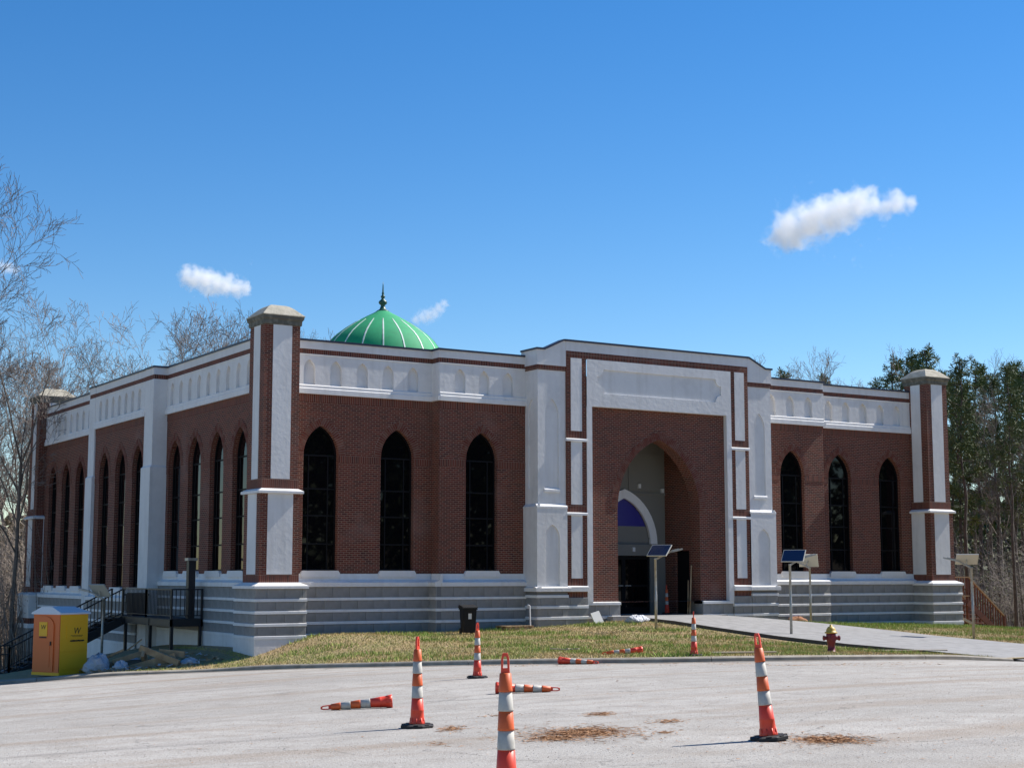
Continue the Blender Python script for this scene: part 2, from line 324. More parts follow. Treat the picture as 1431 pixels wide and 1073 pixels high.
def arch_wall(mb, F, s0, s1, z0, z1, ops, d=0., rev=.2, mi=0, mir=None):
    """wall face with pointed openings (centre, half width, sill, spring, apex) and their reveals"""
    mir = mi if mir is None else mir; cur = s0
    for c, hw, zs, zp, za in sorted(ops):
        mb.quad(F(cur, d, z0), F(c-hw, d, z0), F(c-hw, d, z1), F(cur, d, z1), mi); cur = c+hw
        if zs > z0+1e-6: mb.quad(F(c-hw, d, z0), F(c+hw, d, z0), F(c+hw, d, zs), F(c-hw, d, zs), mi)
        A = [(c+x, zp+z) for x, z in arch(hw, za-zp)]
        for (xa, ya), (xb, yb) in zip(A, A[1:]): mb.quad(F(xa, d, ya), F(xb, d, yb), F(xb, d, z1), F(xa, d, z1), mi)
        loop = [(c-hw, zs)]+A+[(c+hw, zs)]
        for (xa, ya), (xb, yb) in zip(loop, loop[1:]): mb.quad(F(xa, d, ya), F(xb, d, yb), F(xb, d-rev, yb), F(xa, d-rev, ya), mir)
        mb.quad(F(c-hw, d, zs), F(c+hw, d, zs), F(c+hw, d-rev, zs), F(c-hw, d-rev, zs), mir)
    mb.quad(F(cur, d, z0), F(s1, d, z0), F(s1, d, z1), F(cur, d, z1), mi)
def arch_fill(mb, F, c, hw, zs, zp, za, d, mi=0, n=9):
    A = [(c+x, zp+z) for x, z in arch(hw, za-zp, n)]
    for (xa, ya), (xb, yb) in zip(A, A[1:]): mb.quad(F(xa, d, zs), F(xb, d, zs), F(xb, d, yb), F(xa, d, ya), mi)
def voussoirs(mb, F, c, hw, zp, za, d, t, step=.076):
    """ring of radial bricks round a pointed opening"""
    h = za-zp; r = (hw*hw+h*h)/(2*hw); cx = r-hw; a1 = math.acos(cx/(r+t)); n = max(6, int((r+t*.3)*a1/step))
    for sgn in (-1, 1):
        for i in range(n):
            b0, b1 = a1*(i+.09)/n, a1*(i+.91)/n; ro = r+t+rng.uniform(-.012, .012); e = d+rng.uniform(.0, .008)
            pts = []
            for inner, b in ((1, b0), (0, b0), (0, b1), (1, b1)):
                rr = max(r, cx/math.cos(b)) if inner else max(ro, cx/math.cos(b))
                pts.append((c+sgn*(rr*math.cos(b)-cx), zp+rr*math.sin(b)))
            k = [F(x, e, z) for x, z in pts]+[F(x, d-.05, z) for x, z in pts]
            mb.add(k, [(0, 1, 2, 3), (0, 4, 5, 1), (1, 5, 6, 2), (2, 6, 7, 3), (3, 7, 4, 0)])

# ================================================================== ground, road, lawn, walkway
def sheet(name, fn, xs, ys, m, kind='structure', smooth=True):
    X, Y = np.meshgrid(xs, ys); Z = fn(np.c_[X.ravel(), Y.ravel()]); nx, ny = len(xs), len(ys)
    v = np.c_[X.ravel(), Y.ravel(), Z]; i = np.arange((nx-1)*(ny-1)); a = (i//(nx-1))*nx+i % (nx-1)
    me = bpy.data.meshes.new(name); me.from_pydata(v.tolist(), [], np.c_[a, a+1, a+nx+1, a+nx].tolist()); me.materials.append(M[m])
    me.polygons.foreach_set('use_smooth', [smooth]*len(me.polygons))
    o = link(name, me); tag(o, kind=kind); return o
def spaced(a, b, fine0, fine1, df, dc):
    return np.r_[np.arange(a, fine0, dc), np.arange(fine0, fine1, df), np.arange(fine1, b+dc, dc)]
sheet('ground', lambda p: road_T(p)-.35, np.linspace(-900, 900, 46), np.linspace(-900, 900, 46), 'dirt')
road = sheet('asphalt_road', road_T, spaced(-75, 80, -22, 20, .7, 4), spaced(-110, 20, -46, 3, .7, 4), 'asphalt')
def resample(P, step):
    P = np.array(P, float); d = np.r_[0, np.cumsum(np.linalg.norm(np.diff(P[:, :2], axis=0), axis=1))]
    t = np.linspace(0, d[-1], int(d[-1]/step)+1)
    try_s = lambda k: np.interp(t, d, P[:, k])
    Q = np.c_[try_s(0), try_s(1)]
    for _ in range(12): Q[1:-1] = .25*Q[:-2]+.5*Q[1:-1]+.25*Q[2:]
    return Q
KL = resample([k[:2] for k in KERB], .45)
KR = resample([(20.6, -16.9), (30, -17), (45, -17), (70, -16.5)], 1.2)
LAWN_FRONT = np.r_[KL, KR]
def lawn_sheet():
    fr = LAWN_FRONT; t = np.r_[np.linspace(0, .22, 34), np.linspace(.235, 1, 34)]; n = len(fr)
    bx = np.interp(np.arange(n), [0, n*.25, n-1], [-95, -20, 95]); back = np.c_[bx, np.full(n, 75.)]
    V = []
    for tt in t:
        p = fr*(1-tt)+back*tt; z = lawn_T(p); 
        V.append(np.c_[p, z])
    V = np.concatenate(V); k = len(t); i = np.arange((n-1)*(k-1)); a = (i//(n-1))*n+i % (n-1)
    me = bpy.data.meshes.new('lawn'); me.from_pydata(V.tolist(), [], np.c_[a, a+1, a+n+1, a+n].tolist()); me.materials.append(M['lawn'])
    me.polygons.foreach_set('use_smooth', [True]*len(me.polygons)); return tag(link('lawn', me), kind='structure')
lawn = lawn_sheet()
# kerb: gutter pan with separate kerb stones
def kerb_line(P, name):
    Z = lawn_T(P); T = np.gradient(P, axis=0); T /= np.linalg.norm(T, axis=1)[:, None]; N = np.c_[T[:, 1], -T[:, 0]]
    g = MB(); pan = []
    for i in range(len(P)):
        q = P[i]+N[i]*.55; zz = road_z(*q); pan.append(((*P[i], road_z(*P[i])+.012), (*q, zz+.008)))
    for (a, b), (c, d) in zip(pan, pan[1:]): g.quad(a, b, d, c)
    root = g.build(name, 'gutter'); tag(root, kind='structure')
    step = 7; i = 0
    while i < len(P)-1:
        j = min(i+step, len(P)-1); k = MB(); secs = []
        for q in range(i, j+1):
            p, nn = P[q], N[q]; pp = p.copy()
            if q == i: pp = p+T[q]*.008
            if q == j: pp = p-T[q]*.008
            zr = road_z(*(p+nn*.16)); zt = Z[q]+.012
            secs.append([(*(pp-nn*.06), zt-.2), (*(pp-nn*.06), zt), (*(pp+nn*.10), zt-.004), (*(pp+nn*.145), zt-.035), (*(pp+nn*.16), zr-.03)])
        for a, b in zip(secs, secs[1:]):
            for e in range(4): k.quad(a[e], a[e+1], b[e+1], b[e])
        k.add(secs[0], [tuple(range(5))]); k.add(secs[-1], [tuple(range(5))[::-1]])
        k.build('kerb_stone', 'kerb', root); i = j
kerb_line(KL[40:], 'kerb'); kerb_line(KR, 'kerb')
# walkway from the entrance to the road
pl = [(13.9, -.7, -1.46), (13.95, -3, -1.56), (14.05, -5.06, -1.72), (14.3, -7.9, -1.92), (14.3, -11, -2.05), (14.3, -14.2, -2.12), (14.5, -17.3, -2.245)]
pr = [(17.6, -.7, -1.46), (18.2, -2.2, -1.52), (20.6, -2.6, -1.72), (21.6, -5, -1.92), (21.3, -8, -2.05), (20.7, -12.3, -2.16), (20.6, -17.3, -2.245)]
mbp = MB()
for a, b, c, d in zip(pl, pl[1:], pr, pr[1:]):
    n = 6
    for k in range(n):
        f = lambda u, P, Q: tuple(P[i]*(1-u)+Q[i]*u for i in range(3))
        u0, u1 = k/n, (k+1)/n; mbp.quad(f(u0, a, c), f(u1, a, c), f(u1, b, d), f(u0, b, d))
for L in (pl, pr):
    for a, b in zip(L, L[1:]): mbp.quad((a[0], a[1], a[2]-.3), a, b, (b[0], b[1], b[2]-.3), 1)
tag(mbp.build('walkway', ['path', 'pathedge']), kind='structure')

# ================================================================== the building
XC = 15.47; L_B = 29.72; ZG = -6.0
bld = thing('mosque_building', 'long red brick mosque with white stucco panels, corner towers and green dome', 'building', (15.47, 14, -2))
bld.location = (0, 0, 0)
FR_B, FR_T, SOL_T, PAR_T, TOP = 5.92, 7.24, 7.41, 7.67, 7.735
W_HW, W_SP, W_AP = .63, 3.92, 4.90
BANDS = [-.738, -1.119, -1.504, -1.885]

def make_window_meshes(sill):
    """window frame with mullions and its panes, around centre 0 in the front frame"""
    F = front(0.); f = MB(); hw = W_HW-.01; fw = .05
    A = [(x, W_SP+z) for x, z in arch(hw, W_AP-W_SP-.01)]; B = [(x*(hw-fw)/hw, W_SP+(z-W_SP)*(1-fw/(W_AP-W_SP))) for x, z in A]
    lo = [(-hw, sill)]+A+[(hw, sill)]; li = [(-hw+fw, sill+fw)]+B+[(hw-fw, sill+fw)]
    for i in range(len(lo)-1):
        a, b, c, d = lo[i], lo[i+1], li[i+1], li[i]
        f.quad(F(a[0], 0, a[1]), F(b[0], 0, b[1]), F(c[0], 0, c[1]), F(d[0], 0, d[1])); f.quad(F(d[0], 0, d[1]), F(c[0], 0, c[1]), F(c[0], -.06, c[1]), F(d[0], -.06, d[1]))
    f.fbox(F, -hw, hw, -.06, 0, sill, sill+fw)
    rows = [sill+.02, sill+.87, 1.93, 2.81, W_SP-.01]
    for z in rows[1:]: f.fbox(F, -hw, hw, -.055, -.004, z-.025, z+.025)
    cols = [-hw, -.37, .33, hw]
    for x in cols[1:3]: f.fbox(F, x-.02, x+.02, -.05, -.006, sill, W_SP)
    panes = []
    for i in range(4):
        for j in range(3):
            p = MB(); t = rng.uniform(-.002, .002); u = rng.uniform(-.002, .002)
            x0, x1, z0, z1 = cols[j]+.01, cols[j+1]-.01, rows[i]+.01, rows[i+1]-.01
            p.add([F(x0, -.034+t, z0), F(x1, -.034-t, z0), F(x1, -.034+u, z1), F(x0, -.034-u, z1)], [(0, 1, 2, 3)]); panes.append(p.mesh('pane', 'glass'))
    p = MB(); arch_fill(p, F, 0, hw-.01, W_SP+.01, W_SP+.011, W_AP-.02, -.034); panes.append(p.mesh('pane', 'glass'))
    return f.mesh('window', 'frame'), panes
WM = {s: make_window_meshes(s) for s in (.137, -.48)}
def put_window(F_kind, plane, s, sill, rev=.16):
    me, panes = WM[sill]
    if F_kind == 'front': loc, rot = (s, plane+rev, 0), (0, 0, 0)
    else: loc, rot = (plane+rev, s, 0), (0, 0, R(-90))
    o = link('window', me, bld, loc, rot)
    for p in panes: link('pane', p, o)
    # sill and brick arch ring belong to the opening
    F = (lambda a, d, z: (a, -rev-d, z))
    k = MB(); k.add([F(a, d, z) for a, z in ((-.70, sill-.21), (.70, sill-.21), (.70, sill-.09), (.64, sill), (-.64, sill), (-.70, sill-.09)) for d in (-.15, .10)],
        [(1, 3, 5, 7, 9, 11), (0, 10, 8, 6, 4, 2)]+[((2*i), (2*i+1), (2*i+3) % 12, (2*i+2) % 12) for i in range(6)])
    k.build('window_sill', 'trim', o)
    v = MB(); voussoirs(v, F, 0, W_HW, W_SP, W_AP, .012, .25)
    v.build('arch_surround', 'voussoir', o)
    b = MB(); A = arch(W_HW+.001, W_AP-W_SP)
    O = outer_arch(W_HW, W_AP-W_SP, .255)
    for i in range(len(A)-1):
        b.quad(F(A[i][0], .004, W_SP+A[i][1]), F(A[i+1][0], .004, W_SP+A[i+1][1]), F(O[i+1][0], .004, W_SP+O[i+1][1]), F(O[i][0], .004, W_SP+O[i][1]))
    b.build('arch_mortar', 'mortar', o)

def frieze(F, s0, s1, niches, ends=0.0):
    """white frieze with blind niches, ledges, brick soldier course, white parapet and dark coping"""
    m = MB(); d = .04
    arch_wall(m, F, s0, s1, FR_B+.28, FR_T, [(c, .21, 6.225, 6.72, 7.06) for c in niches], d, .10)
    for c in niches: arch_fill(m, F, c, .21, 6.225, 6.72, 7.06, d-.10)
    o = m.build('frieze', 'white', bld)
    e = MB()
    e.prof(F, [(-.02, FR_B), (.10, FR_B), (.10, 6.085), (.075, 6.105), (.075, 6.195), (.04, 6.22), (-.02, 6.22)], s0-ends, s1+ends)
    e.prof(F, [(-.02, FR_T-.035), (.06, FR_T-.03), (.06, FR_T), (-.02, FR_T)], s0, s1); e.build('ledge', 'trim', o)
    b = MB(); b.fbox(F, s0, s1, -.1, .028, FR_T, SOL_T); b.build('soldier_course', 'soldier', bld)
    p = MB(); p.fbox(F, s0, s1, -.25, .04, SOL_T, PAR_T); q = p.build('parapet', 'white', bld)
    c = MB(); c.fbox(F, s0-.03, s1+.03, -.28, .08, PAR_T, TOP); c.build('coping', 'flash', q)

BLK = {}
def block_row(F, s0, s1, d, z0, z1, parent, rotkey, length=.60, shift=0.):
    """separate stone blocks with recessed joints; F gives the wall frame"""
    g = .007; s = s0-shift*length; th = .06
    while s < s1-1e-6:
        a, b = max(s, s0)+g/2, min(s+length, s1)-g/2; s += length
        if b-a < .04: continue
        key = (round(b-a, 3), round(z1-z0, 3), rotkey)
        if key not in BLK:
            k = MB(); F0 = {'f': front(0.), 'l': left(0.)}[rotkey]; wd, hh, bv = b-a, z1-z0-g, .008
            ring = lambda i, dd: [F0(i, dd, i), ]
            vs = [F0(x, 0, z) for x, z in ((0, 0), (wd, 0), (wd, hh), (0, hh))]+[F0(x, th-bv, z) for x, z in ((0, 0), (wd, 0), (wd, hh), (0, hh))]+[F0(x, th, z) for x, z in ((bv, bv), (wd-bv, bv), (wd-bv, hh-bv), (bv, hh-bv))]
            fs = [(0, 1, 5, 4), (1, 2, 6, 5), (2, 3, 7, 6), (3, 0, 4, 7), (4, 5, 9, 8), (5, 6, 10, 9), (6, 7, 11, 10), (7, 4, 8, 11), (8, 9, 10, 11)]
            k.add(vs, fs); BLK[key] = k.mesh('stone_block', 'stone')
        link('stone_block', BLK[key], parent, F(a, d-th+rng.uniform(-.004, .004), z0+g/2))
def stone_base(F, s0, s1, rk, d=.2, top=-.39, zb=-2.6, cap=True, e0=0, e1=0, nrow=4):
    """core wall, white string bands and rows of grey blocks; returns the core"""
    k = MB(); k.fbox(F, s0, s1, -.1, d-.035, zb, top); core = k.build('stone_base', 'joint', bld)
    z = top; w_ = MB()
    for i in range(nrow):
        zt = BANDS[i]+(top+.39)
        block_row(F, s0, s1, d, zt, z, core, rk, shift=(i % 2)*.5+.2)
        w_.prof(F, [(0, zt-.095), (d+.022, zt-.09), (d+.022, zt-.012), (d+.004, zt), (0, zt)], s0-e0, s1+e1); z = zt-.095
    build_each(w_, 'white_band', 'trim', core)
    if zb < z and nrow: p = MB(); p.fbox(F, s0-e0*.5, s1+e1*.5, -.1, d+.008, zb, z); p.build('plinth', 'white', core)
    if cap:
        c = MB(); h = top+.39
        c.prof(F, [(-.05, .035+h), (.03, .035+h), (.05, -.17+h), (d+.05, -.25+h), (d+.05, -.385+h), (d-.02, top), (-.05, top)], s0-e0, s1+e1); c.build('base_cap', 'trim', core)
    return core

def wing(Fk, plane, s0, s1, wins, niches, sill=.137, zb=-2.6, rk='f'):
    F = front(plane) if Fk == 'front' else left(plane)
    m = MB(); arch_wall(m, F, s0, s1, sill-.14, FR_B+.02, [(c, W_HW, sill-.02, W_SP, W_AP) for c in wins], 0, .2)
    m.build('brick_wall', 'brick', bld)
    edges = sorted([(c-W_HW-.01, c+W_HW+.01) for c in wins]); b = MB(); cur = s0
    for a, e in edges+[(s1, s1)]:
        if a-cur > .15: b.fbox(F, cur+.002, a, -.05, .010, 3.69, 3.92)
        cur = e
    b.fbox(F, s0+.002, s1-.002, -.05, .012, 5.66, FR_B); build_each(b, 'soldier_course', 'soldier', bld)
    for c in wins: put_window(Fk, plane, c, sill)
    frieze(F, s0, s1, niches)
    stone_base(F, s0, s1, rk, top=-.39+(sill-.137), zb=zb, nrow=4)
mir = lambda s: 2*XC-s
Y1, Y2, Y3 = 1.0, .49, -.33
w1n = [2.0, 2.96, 3.94, 4.91, 5.865]; w2n = [7.44, 8.40, 9.38]
wing('front', Y1, 1.2, 6.64, [2.48, 5.31], w1n)
wing('front', Y2, 6.64, 10.12, [8.33], w2n)
wing('front', Y2, mir(10.12), mir(6.64), [mir(8.33)], [mir(x) for x in w2n])
wing('front', Y1, mir(6.64), L_B+.03, [mir(5.31), mir(2.48)], [mir(x) for x in w1n])
# the returns where the inner bays step forward
for X in (6.64, mir(6.64)):
    F = left(X) if X < XC else right(X); m = MB(); m.fbox(F, Y2+.001, Y1, -.1, 0, 0, FR_B); m.build('brick_wall', 'brick', bld)
    m = MB(); m.fbox(F, Y2-.097, Y1, -.1, .097, FR_B+.002, 6.083); m.fbox(F, Y2-.037, Y1, -.1, .037, 6.083, FR_T-.002); q = m.build('frieze', 'white', bld)
    m = MB(); m.fbox(F, Y2-.025, Y1, -.1, .025, FR_T+.001, SOL_T-.001); m.build('soldier_course', 'soldier', bld)
    m = MB(); m.fbox(F, Y2-.037, Y1, -.1, .037, SOL_T-.001, PAR_T-.001); p_ = m.build('parapet', 'white', bld)
    m = MB(); m.fbox(F, Y2-.083, Y1, -.1, .083, PAR_T-.002, TOP+.002); m.build('coping', 'flash', p_)
    core = stone_base(F, Y2-.197, Y1-.1, 'l', d=.197, e0=.0235) if X < XC else None

# ---- entrance block
SL, SR = 10.12, mir(10.12)
def white_pier(F, s0, s1, nicheC, nhw, extra=0.):
    up = MB(); d = .0
    arch_wall(up, F, s0, s1, 2.42, 7.16, [(nicheC, nhw, 3.0, 5.55, 6.15)], d, .04); arch_fill(up, F, nicheC, nhw, 3.0, 5.55, 6.15, d-.04)
    up.prof(F, [(0, 2.86), (.035, 2.86), (.035, 2.95), (0, 3.0)], nicheC-nhw-.05, nicheC+nhw+.05); o = up.build('pier', 'white', bld)
    lo = MB(); arch_wall(lo, F, s0-extra, s1, -.43, 2.30, [(nicheC, nhw+.02, -.37, 1.25, 1.73)], .09, .04); arch_fill(lo, F, nicheC, nhw+.02, -.37, 1.25, 1.73, .05)
    lo.prof(F, [(-.03, 2.30), (.10, 2.30), (.10, 2.36), (0, 2.46), (-.03, 2.46)], s0-extra-.01, s1)
    lo.prof(F, [(-.03, -.575), (.19, -.575), (.19, -.45), (.09, -.41), (-.03, -.41)], s0-extra-.1, s1); lo.build('pier_base', 'white', o)
for sgn in (0, 1):
    mm = (lambda a: a) if sgn == 0 else mir
    a, b = sorted((mm(SL), mm(11.29)))
    F = front(Y3)
    ex = .09
    up = MB(); arch_wall(up, F, a, b, 2.42, 7.16, [(mm(10.71), .28, 3.0, 5.55, 6.15)], 0, .04); arch_fill(up, F, mm(10.71), .28, 3.0, 5.55, 6.15, -.04)
    up.prof(F, [(0, 2.86), (.035, 2.86), (.035, 2.95), (0, 3.0)], mm(10.71)-.33, mm(10.71)+.33); o = up.build('pier', 'white', bld)
    la, lb = (a-ex, b) if sgn == 0 else (a, b+ex)
    lo = MB(); arch_wall(lo, F, la, lb, -.43, 2.30, [(mm(10.66), .31, -.37, 1.25, 1.73)], .09, .04); arch_fill(lo, F, mm(10.66), .31, -.37, 1.25, 1.73, .05)
    lo.prof(F, [(-.03, 2.30), (.10, 2.30), (.10, 2.36), (.0, 2.46), (-.03, 2.46)], la-.01, lb+.01)
    lo.prof(F, [(-.03, -.575), (.19, -.575), (.19, -.45), (.09, -.41), (-.03, -.41)], la-.1, lb+.1); lo.build('pier_base', 'white', o)
    # return of the block (faces left, or right on the far side)
    FX = left(SL) if sgn == 0 else right(SR)
    r_ = MB(); arch_wall(r_, FX, Y3, Y2, 2.42, 7.16, [(.08, .22, 3.0, 5.55, 6.15)], 0, .04); arch_fill(r_, FX, .08, .22, 3.0, 5.55, 6.15, -.04)
    r_.fbox(FX, Y3-.086, Y2, -.1, .086, -.43, 2.30); r_.prof(FX, [(-.03, 2.302), (.097, 2.302), (.097, 2.358), (0, 2.458), (-.03, 2.458)], Y3-.097, Y2)
    r_.prof(FX, [(-.03, -.573), (.186, -.573), (.186, -.452), (.086, -.412), (-.03, -.412)], Y3-.186, Y2); r_.build('pier', 'white', bld)
    sb = MB(); sb.fbox(FX, Y3-.02, Y2, -.1, .028, 7.16, 7.33); sb.fbox(F, a, b, -.1, .027, 7.16, 7.33); build_each(sb, 'soldier_course', 'soldier', bld)
    # raked parapet rising to the centre
    pa = MB(); Fm = (lambda s, d, z, mm=mm: (mm(s), Y3-d, z))
    pr_ = [(SL-.04, 7.33), (11.29, 7.33), (11.29, 8.24), (11.19, 8.24), (10.38, 7.865), (SL-.04, 7.865)]
    n = len(pr_); pa.add([Fm(s, .04, z) for s, z in pr_]+[Fm(s, -.25, z) for s, z in pr_], [tuple(range(n)), tuple(range(n, 2*n))[::-1]]+[(i, n+i, n+(i+1) % n, (i+1) % n) for i in range(n)])
    pa.fbox(FX, Y3-.041, Y2+.2, -.2, .041, 7.33, 7.865); p_ = pa.build('parapet', 'white', bld)
    cp = MB(); line = [(SL-.09, 7.865), (10.38, 7.865), (11.19, 8.24), (11.32, 8.24)]
    for (sa, za), (sb_, zb_) in zip(line, line[1:]):
        cp.add([Fm(s, d, z+h) for s, z in ((sa, za), (sb_, zb_)) for d, h in ((.08, 0), (.08, .065), (-.28, .065), (-.28, 0))], [(0, 1, 5, 4), (1, 2, 6, 5), (2, 3, 7, 6), (3, 0, 4, 7), (0, 3, 2, 1), (4, 5, 6, 7)])
    cp.fbox(FX, Y3-.081, Y2+.2, -.28, .083, 7.866, 7.931); cp.build('coping', 'flash', p_)
    # brick-framed pilaster
    pa_, pb_ = sorted((mm(11.29), mm(12.15))); qa, qb = sorted((mm(11.48), mm(11.95))); d = .05
    pb = MB(); pb.fbox(F, pa_, pb_, -.2, d, -.38, 7.66); pil = pb.build('brick_pilaster', 'brick', bld)
    st = MB()
    for z0, z1 in ((4.79, 5.055), (2.18, 2.454), (-.38, -.122), (-.787, -.58)): st.fbox(F, pa_-.002, pb_+.002, -.1, d+.004, z0, z1)
    build_each(st, 'soldier_course', 'soldier', pil)
    wp = MB()
    for z0, z1 in ((5.055, 7.66), (2.454, 4.683), (-.122, 2.079)): wp.fbox(F, qa, qb, 0, d+.012, z0, z1)
    build_each(wp, 'white_panel', 'white', pil)
    wb = MB()
    for z0, z1 in ((4.683, 4.79), (2.079, 2.18)): wb.prof(F, [(0, z0), (d+.05, z0), (d+.05, z1-.03), (d+.01, z1), (0, z1)], pa_-.02, pb_+.02)
    wb.prof(F, [(0, -.58), (.16, -.58), (.16, -.42), (d, -.38), (0, -.38)], pa_-.001, pb_+.001); build_each(wb, 'white_band', 'trim', pil)
    ja, jb = sorted((mm(12.15), mm(12.38))); j = MB(); j.fbox(F, ja, jb, -.12, d+.03, -.964, 5.97); j.build('white_jamb', 'white', bld)
    # stone base below pier and pilaster
    for (s0, s1, dd, top) in ((a-(ex if sgn == 0 else 0), b+(0 if sgn == 0 else ex), .12, -.575), (pa_, pb_, .10, -.787)):
        k = MB(); k.fbox(F, s0, s1, -.1, dd-.035, -2.3, top); core = k.build('stone_base', 'joint', bld); z = top; wv = MB()
        for i, zt in enumerate((-.69, -1.06, -1.435)):
            if zt > top: continue
            if z-zt > .12: block_row(F, s0, s1, dd, zt, z, core, 'f', shift=.3+.5*(i % 2))
            wv.prof(F, [(0, zt-.105), (dd+.022, zt-.1), (dd+.022, zt-.012), (dd, zt), (0, zt)], s0-.01, s1+.01); z = zt-.105
        block_row(F, s0, s1, dd, -1.84, z, core, 'f', shift=.1); build_each(wv, 'white_band', 'trim', core)
    # base under the portal wall, up to the opening
    s0, s1 = sorted((mm(12.15), mm(XC-1.88))); dd = .02
    k = MB(); k.fbox(F, s0, s1, -.69, dd-.035, -2.3, -.95); core = k.build('stone_base', 'stone', bld)
    block_row(F, s0, s1, dd, -1.435, -1.06, core, 'f', shift=.4); block_row(F, s0, s1, dd, -1.9, -1.54, core, 'f')
    wv = MB(); wv.prof(F, [(-.5, -1.06), (dd+.05, -1.06), (dd+.05, -.97), (-.08, -.945), (-.5, -.945)], s0, s1); wv.prof(F, [(-.4, -1.54), (dd+.022, -1.535), (dd+.022, -1.445), (dd, -1.435), (-.4, -1.435)], s0, s1)
    build_each(wv, 'white_band', 'trim', core)
    core2 = stone_base(FX, Y3-.1, Y2-.1, 'l', d=.12, top=-.575, cap=False, zb=-2.3, nrow=0) if sgn == 0 else None
    if core2: 
        z = -.575; wv = MB()
        for i, zt in enumerate((-.69, -1.06, -1.435)):
            if z-zt > .12: block_row(FX, Y3-.1, Y2-.1, .12, zt, z, core2, 'l', shift=.3+.5*(i % 2))
            wv.prof(FX, [(0, zt-.105), (.142, zt-.1), (.142, zt-.012), (.12, zt), (0, zt)], Y3-.14, Y2-.1); z = zt-.105
        block_row(FX, Y3-.1, Y2-.1, .12, -1.84, z, core2, 'l'); build_each(wv, 'white_band', 'trim', core2)
F = front(Y3)
# top soldier, parapet and coping of the portal
m = MB(); m.fbox(F, 11.29, mir(11.29), -.1, .06, 7.66, 7.90); m.build('soldier_course', 'soldier', bld)
m = MB(); m.fbox(F, 11.29, mir(11.29), -.25, .055, 7.90, 8.24); p_ = m.build('parapet', 'white', bld)
m = MB(); m.fbox(F, 11.25, mir(11.25), -.28, .095, 8.24, 8.307); m.build('coping', 'flash', p_)
# white header with recessed, notched plaque
m = MB(); hz0, hz1, hd = 5.97, 7.66, .08; px0, px1, pz0, pz1, rc = 12.62, mir(12.62), 6.45, 7.32, .27
def concave(cx_, cz, a0, n=5): return [(cx_+rc*math.cos(a0-i*R(90)/n), cz+rc*math.sin(a0-i*R(90)/n)) for i in range(n+1)]
pl_ = concave(px0, pz0, R(90))+concave(px1, pz0, R(180))+concave(px1, pz1, R(270))+concave(px0, pz1, R(360))
outer = []
for x, z in pl_:
    outer.append((12.15 if x < px0+rc*1.01 and (x-px0) <= min(abs(z-pz0), abs(z-pz1)) else mir(12.15) if x > px1-rc*1.01 and (px1-x) <= min(abs(z-pz0), abs(z-pz1)) else x, z))
# ring between the header rectangle and the plaque outline
rx0, rx1 = 12.15, mir(12.15); n = len(pl_)
def to_rect(x, z):
    u, v = (x-XC)/((px1-px0)/2+.001), (z-(pz0+pz1)/2)/((pz1-pz0)/2+.001)
    if abs(u) >= abs(v): return (rx1 if u > 0 else rx0, min(max(z+(z-(pz0+pz1)/2)*.9, hz0), hz1))
    return (min(max(x+(x-XC)*.07, rx0), rx1), hz1 if v > 0 else hz0)
rr = [to_rect(*q) for q in pl_]
for i in range(n):
    j = (i+1) % n; a, b, c, d = rr[i], rr[j], pl_[j], pl_[i]
    vs = [a]
    if a[0] != b[0] and a[1] != b[1]:      # turn a corner of the rectangle
        cx_ = a[0] if a[0] in (rx0, rx1) else b[0]; cz = a[1] if a[1] in (hz0, hz1) else b[1]; vs.append((cx_, cz))
    vs += [b, c, d]; m.add([F(x, hd, z) for x, z in vs], [tuple(range(len(vs)))])
    m.quad(F(d[0], hd, d[1]), F(c[0], hd, c[1]), F(c[0], hd-.05, c[1]), F(d[0], hd-.05, d[1]))
m.add([F(x, hd-.05, z) for x, z in pl_], [tuple(range(n))])
m.quad(F(rx0, hd, hz0), F(rx1, hd, hz0), F(rx1, -.12, hz0), F(rx0, -.12, hz0)); m.build('header_panel', 'white', bld)
# portal wall with the big pointed arch, vestibule behind
Fp = front(Y3+.10); P_HW, P_SP, P_AP = 1.88, 2.35, 4.93
m = MB(); arch_wall(m, Fp, 12.37, mir(12.37), -.96, 5.98, [(XC, P_HW, -.96, P_SP, P_AP)], 0, .58); m.build('brick_wall', 'brick', bld)
m = MB(); voussoirs(m, Fp, XC, P_HW, P_SP, P_AP, .012, .28, .074); m.build('arch_surround', 'voussoir', bld)
m = MB(); A = arch(P_HW+.001, P_AP-P_SP, 14); O = outer_arch(P_HW, P_AP-P_SP, .285, 14)
for i in range(len(A)-1): m.quad(*[Fp(XC+x, .004, P_SP+z) for x, z in (A[i], A[i+1], O[i+1], O[i])])
m.build('arch_mortar', 'mortar', bld)
VX0, VX1, VY = XC-1.93, XC+1.93, 1.97
m = MB(); m.box(VX1, VX1+.2, .35, VY, .9, 5.6); m.box(VX1, VX1+.2, 1.36, VY, -1.5, .9); m.box(VX1, VX1+.2, .35, .5, -1.5, .9); m.box(VX0-.2, VX0, .35, VY, -1.5, 5.6)
build_each(m, 'brick_wall', 'brick', bld)
m = MB(); m.box(VX1+.12, VX1+.16, .5, 1.36, -1.45, .9); m.build('side_door', 'frame', bld)
m = MB(); m.box(VX0-.2, VX1+.2, .36, VY, 5.5, 5.6); m.build('vestibule_ceiling', 'beige', bld)
Fb = front(VY); m = MB(); arch_wall(m, Fb, VX0, VX1, .72, 5.5, [(XC, 1.2, 1.16, 1.18, 2.9)], 0, .12)
for z0, z1 in ((3.2, 4.6),): m.fbox(Fb, XC+.2, VX1-.25, 0, .03, z0, z1); m.fbox(Fb, VX0+.25, XC-.2, 0, .03, z0, z1)
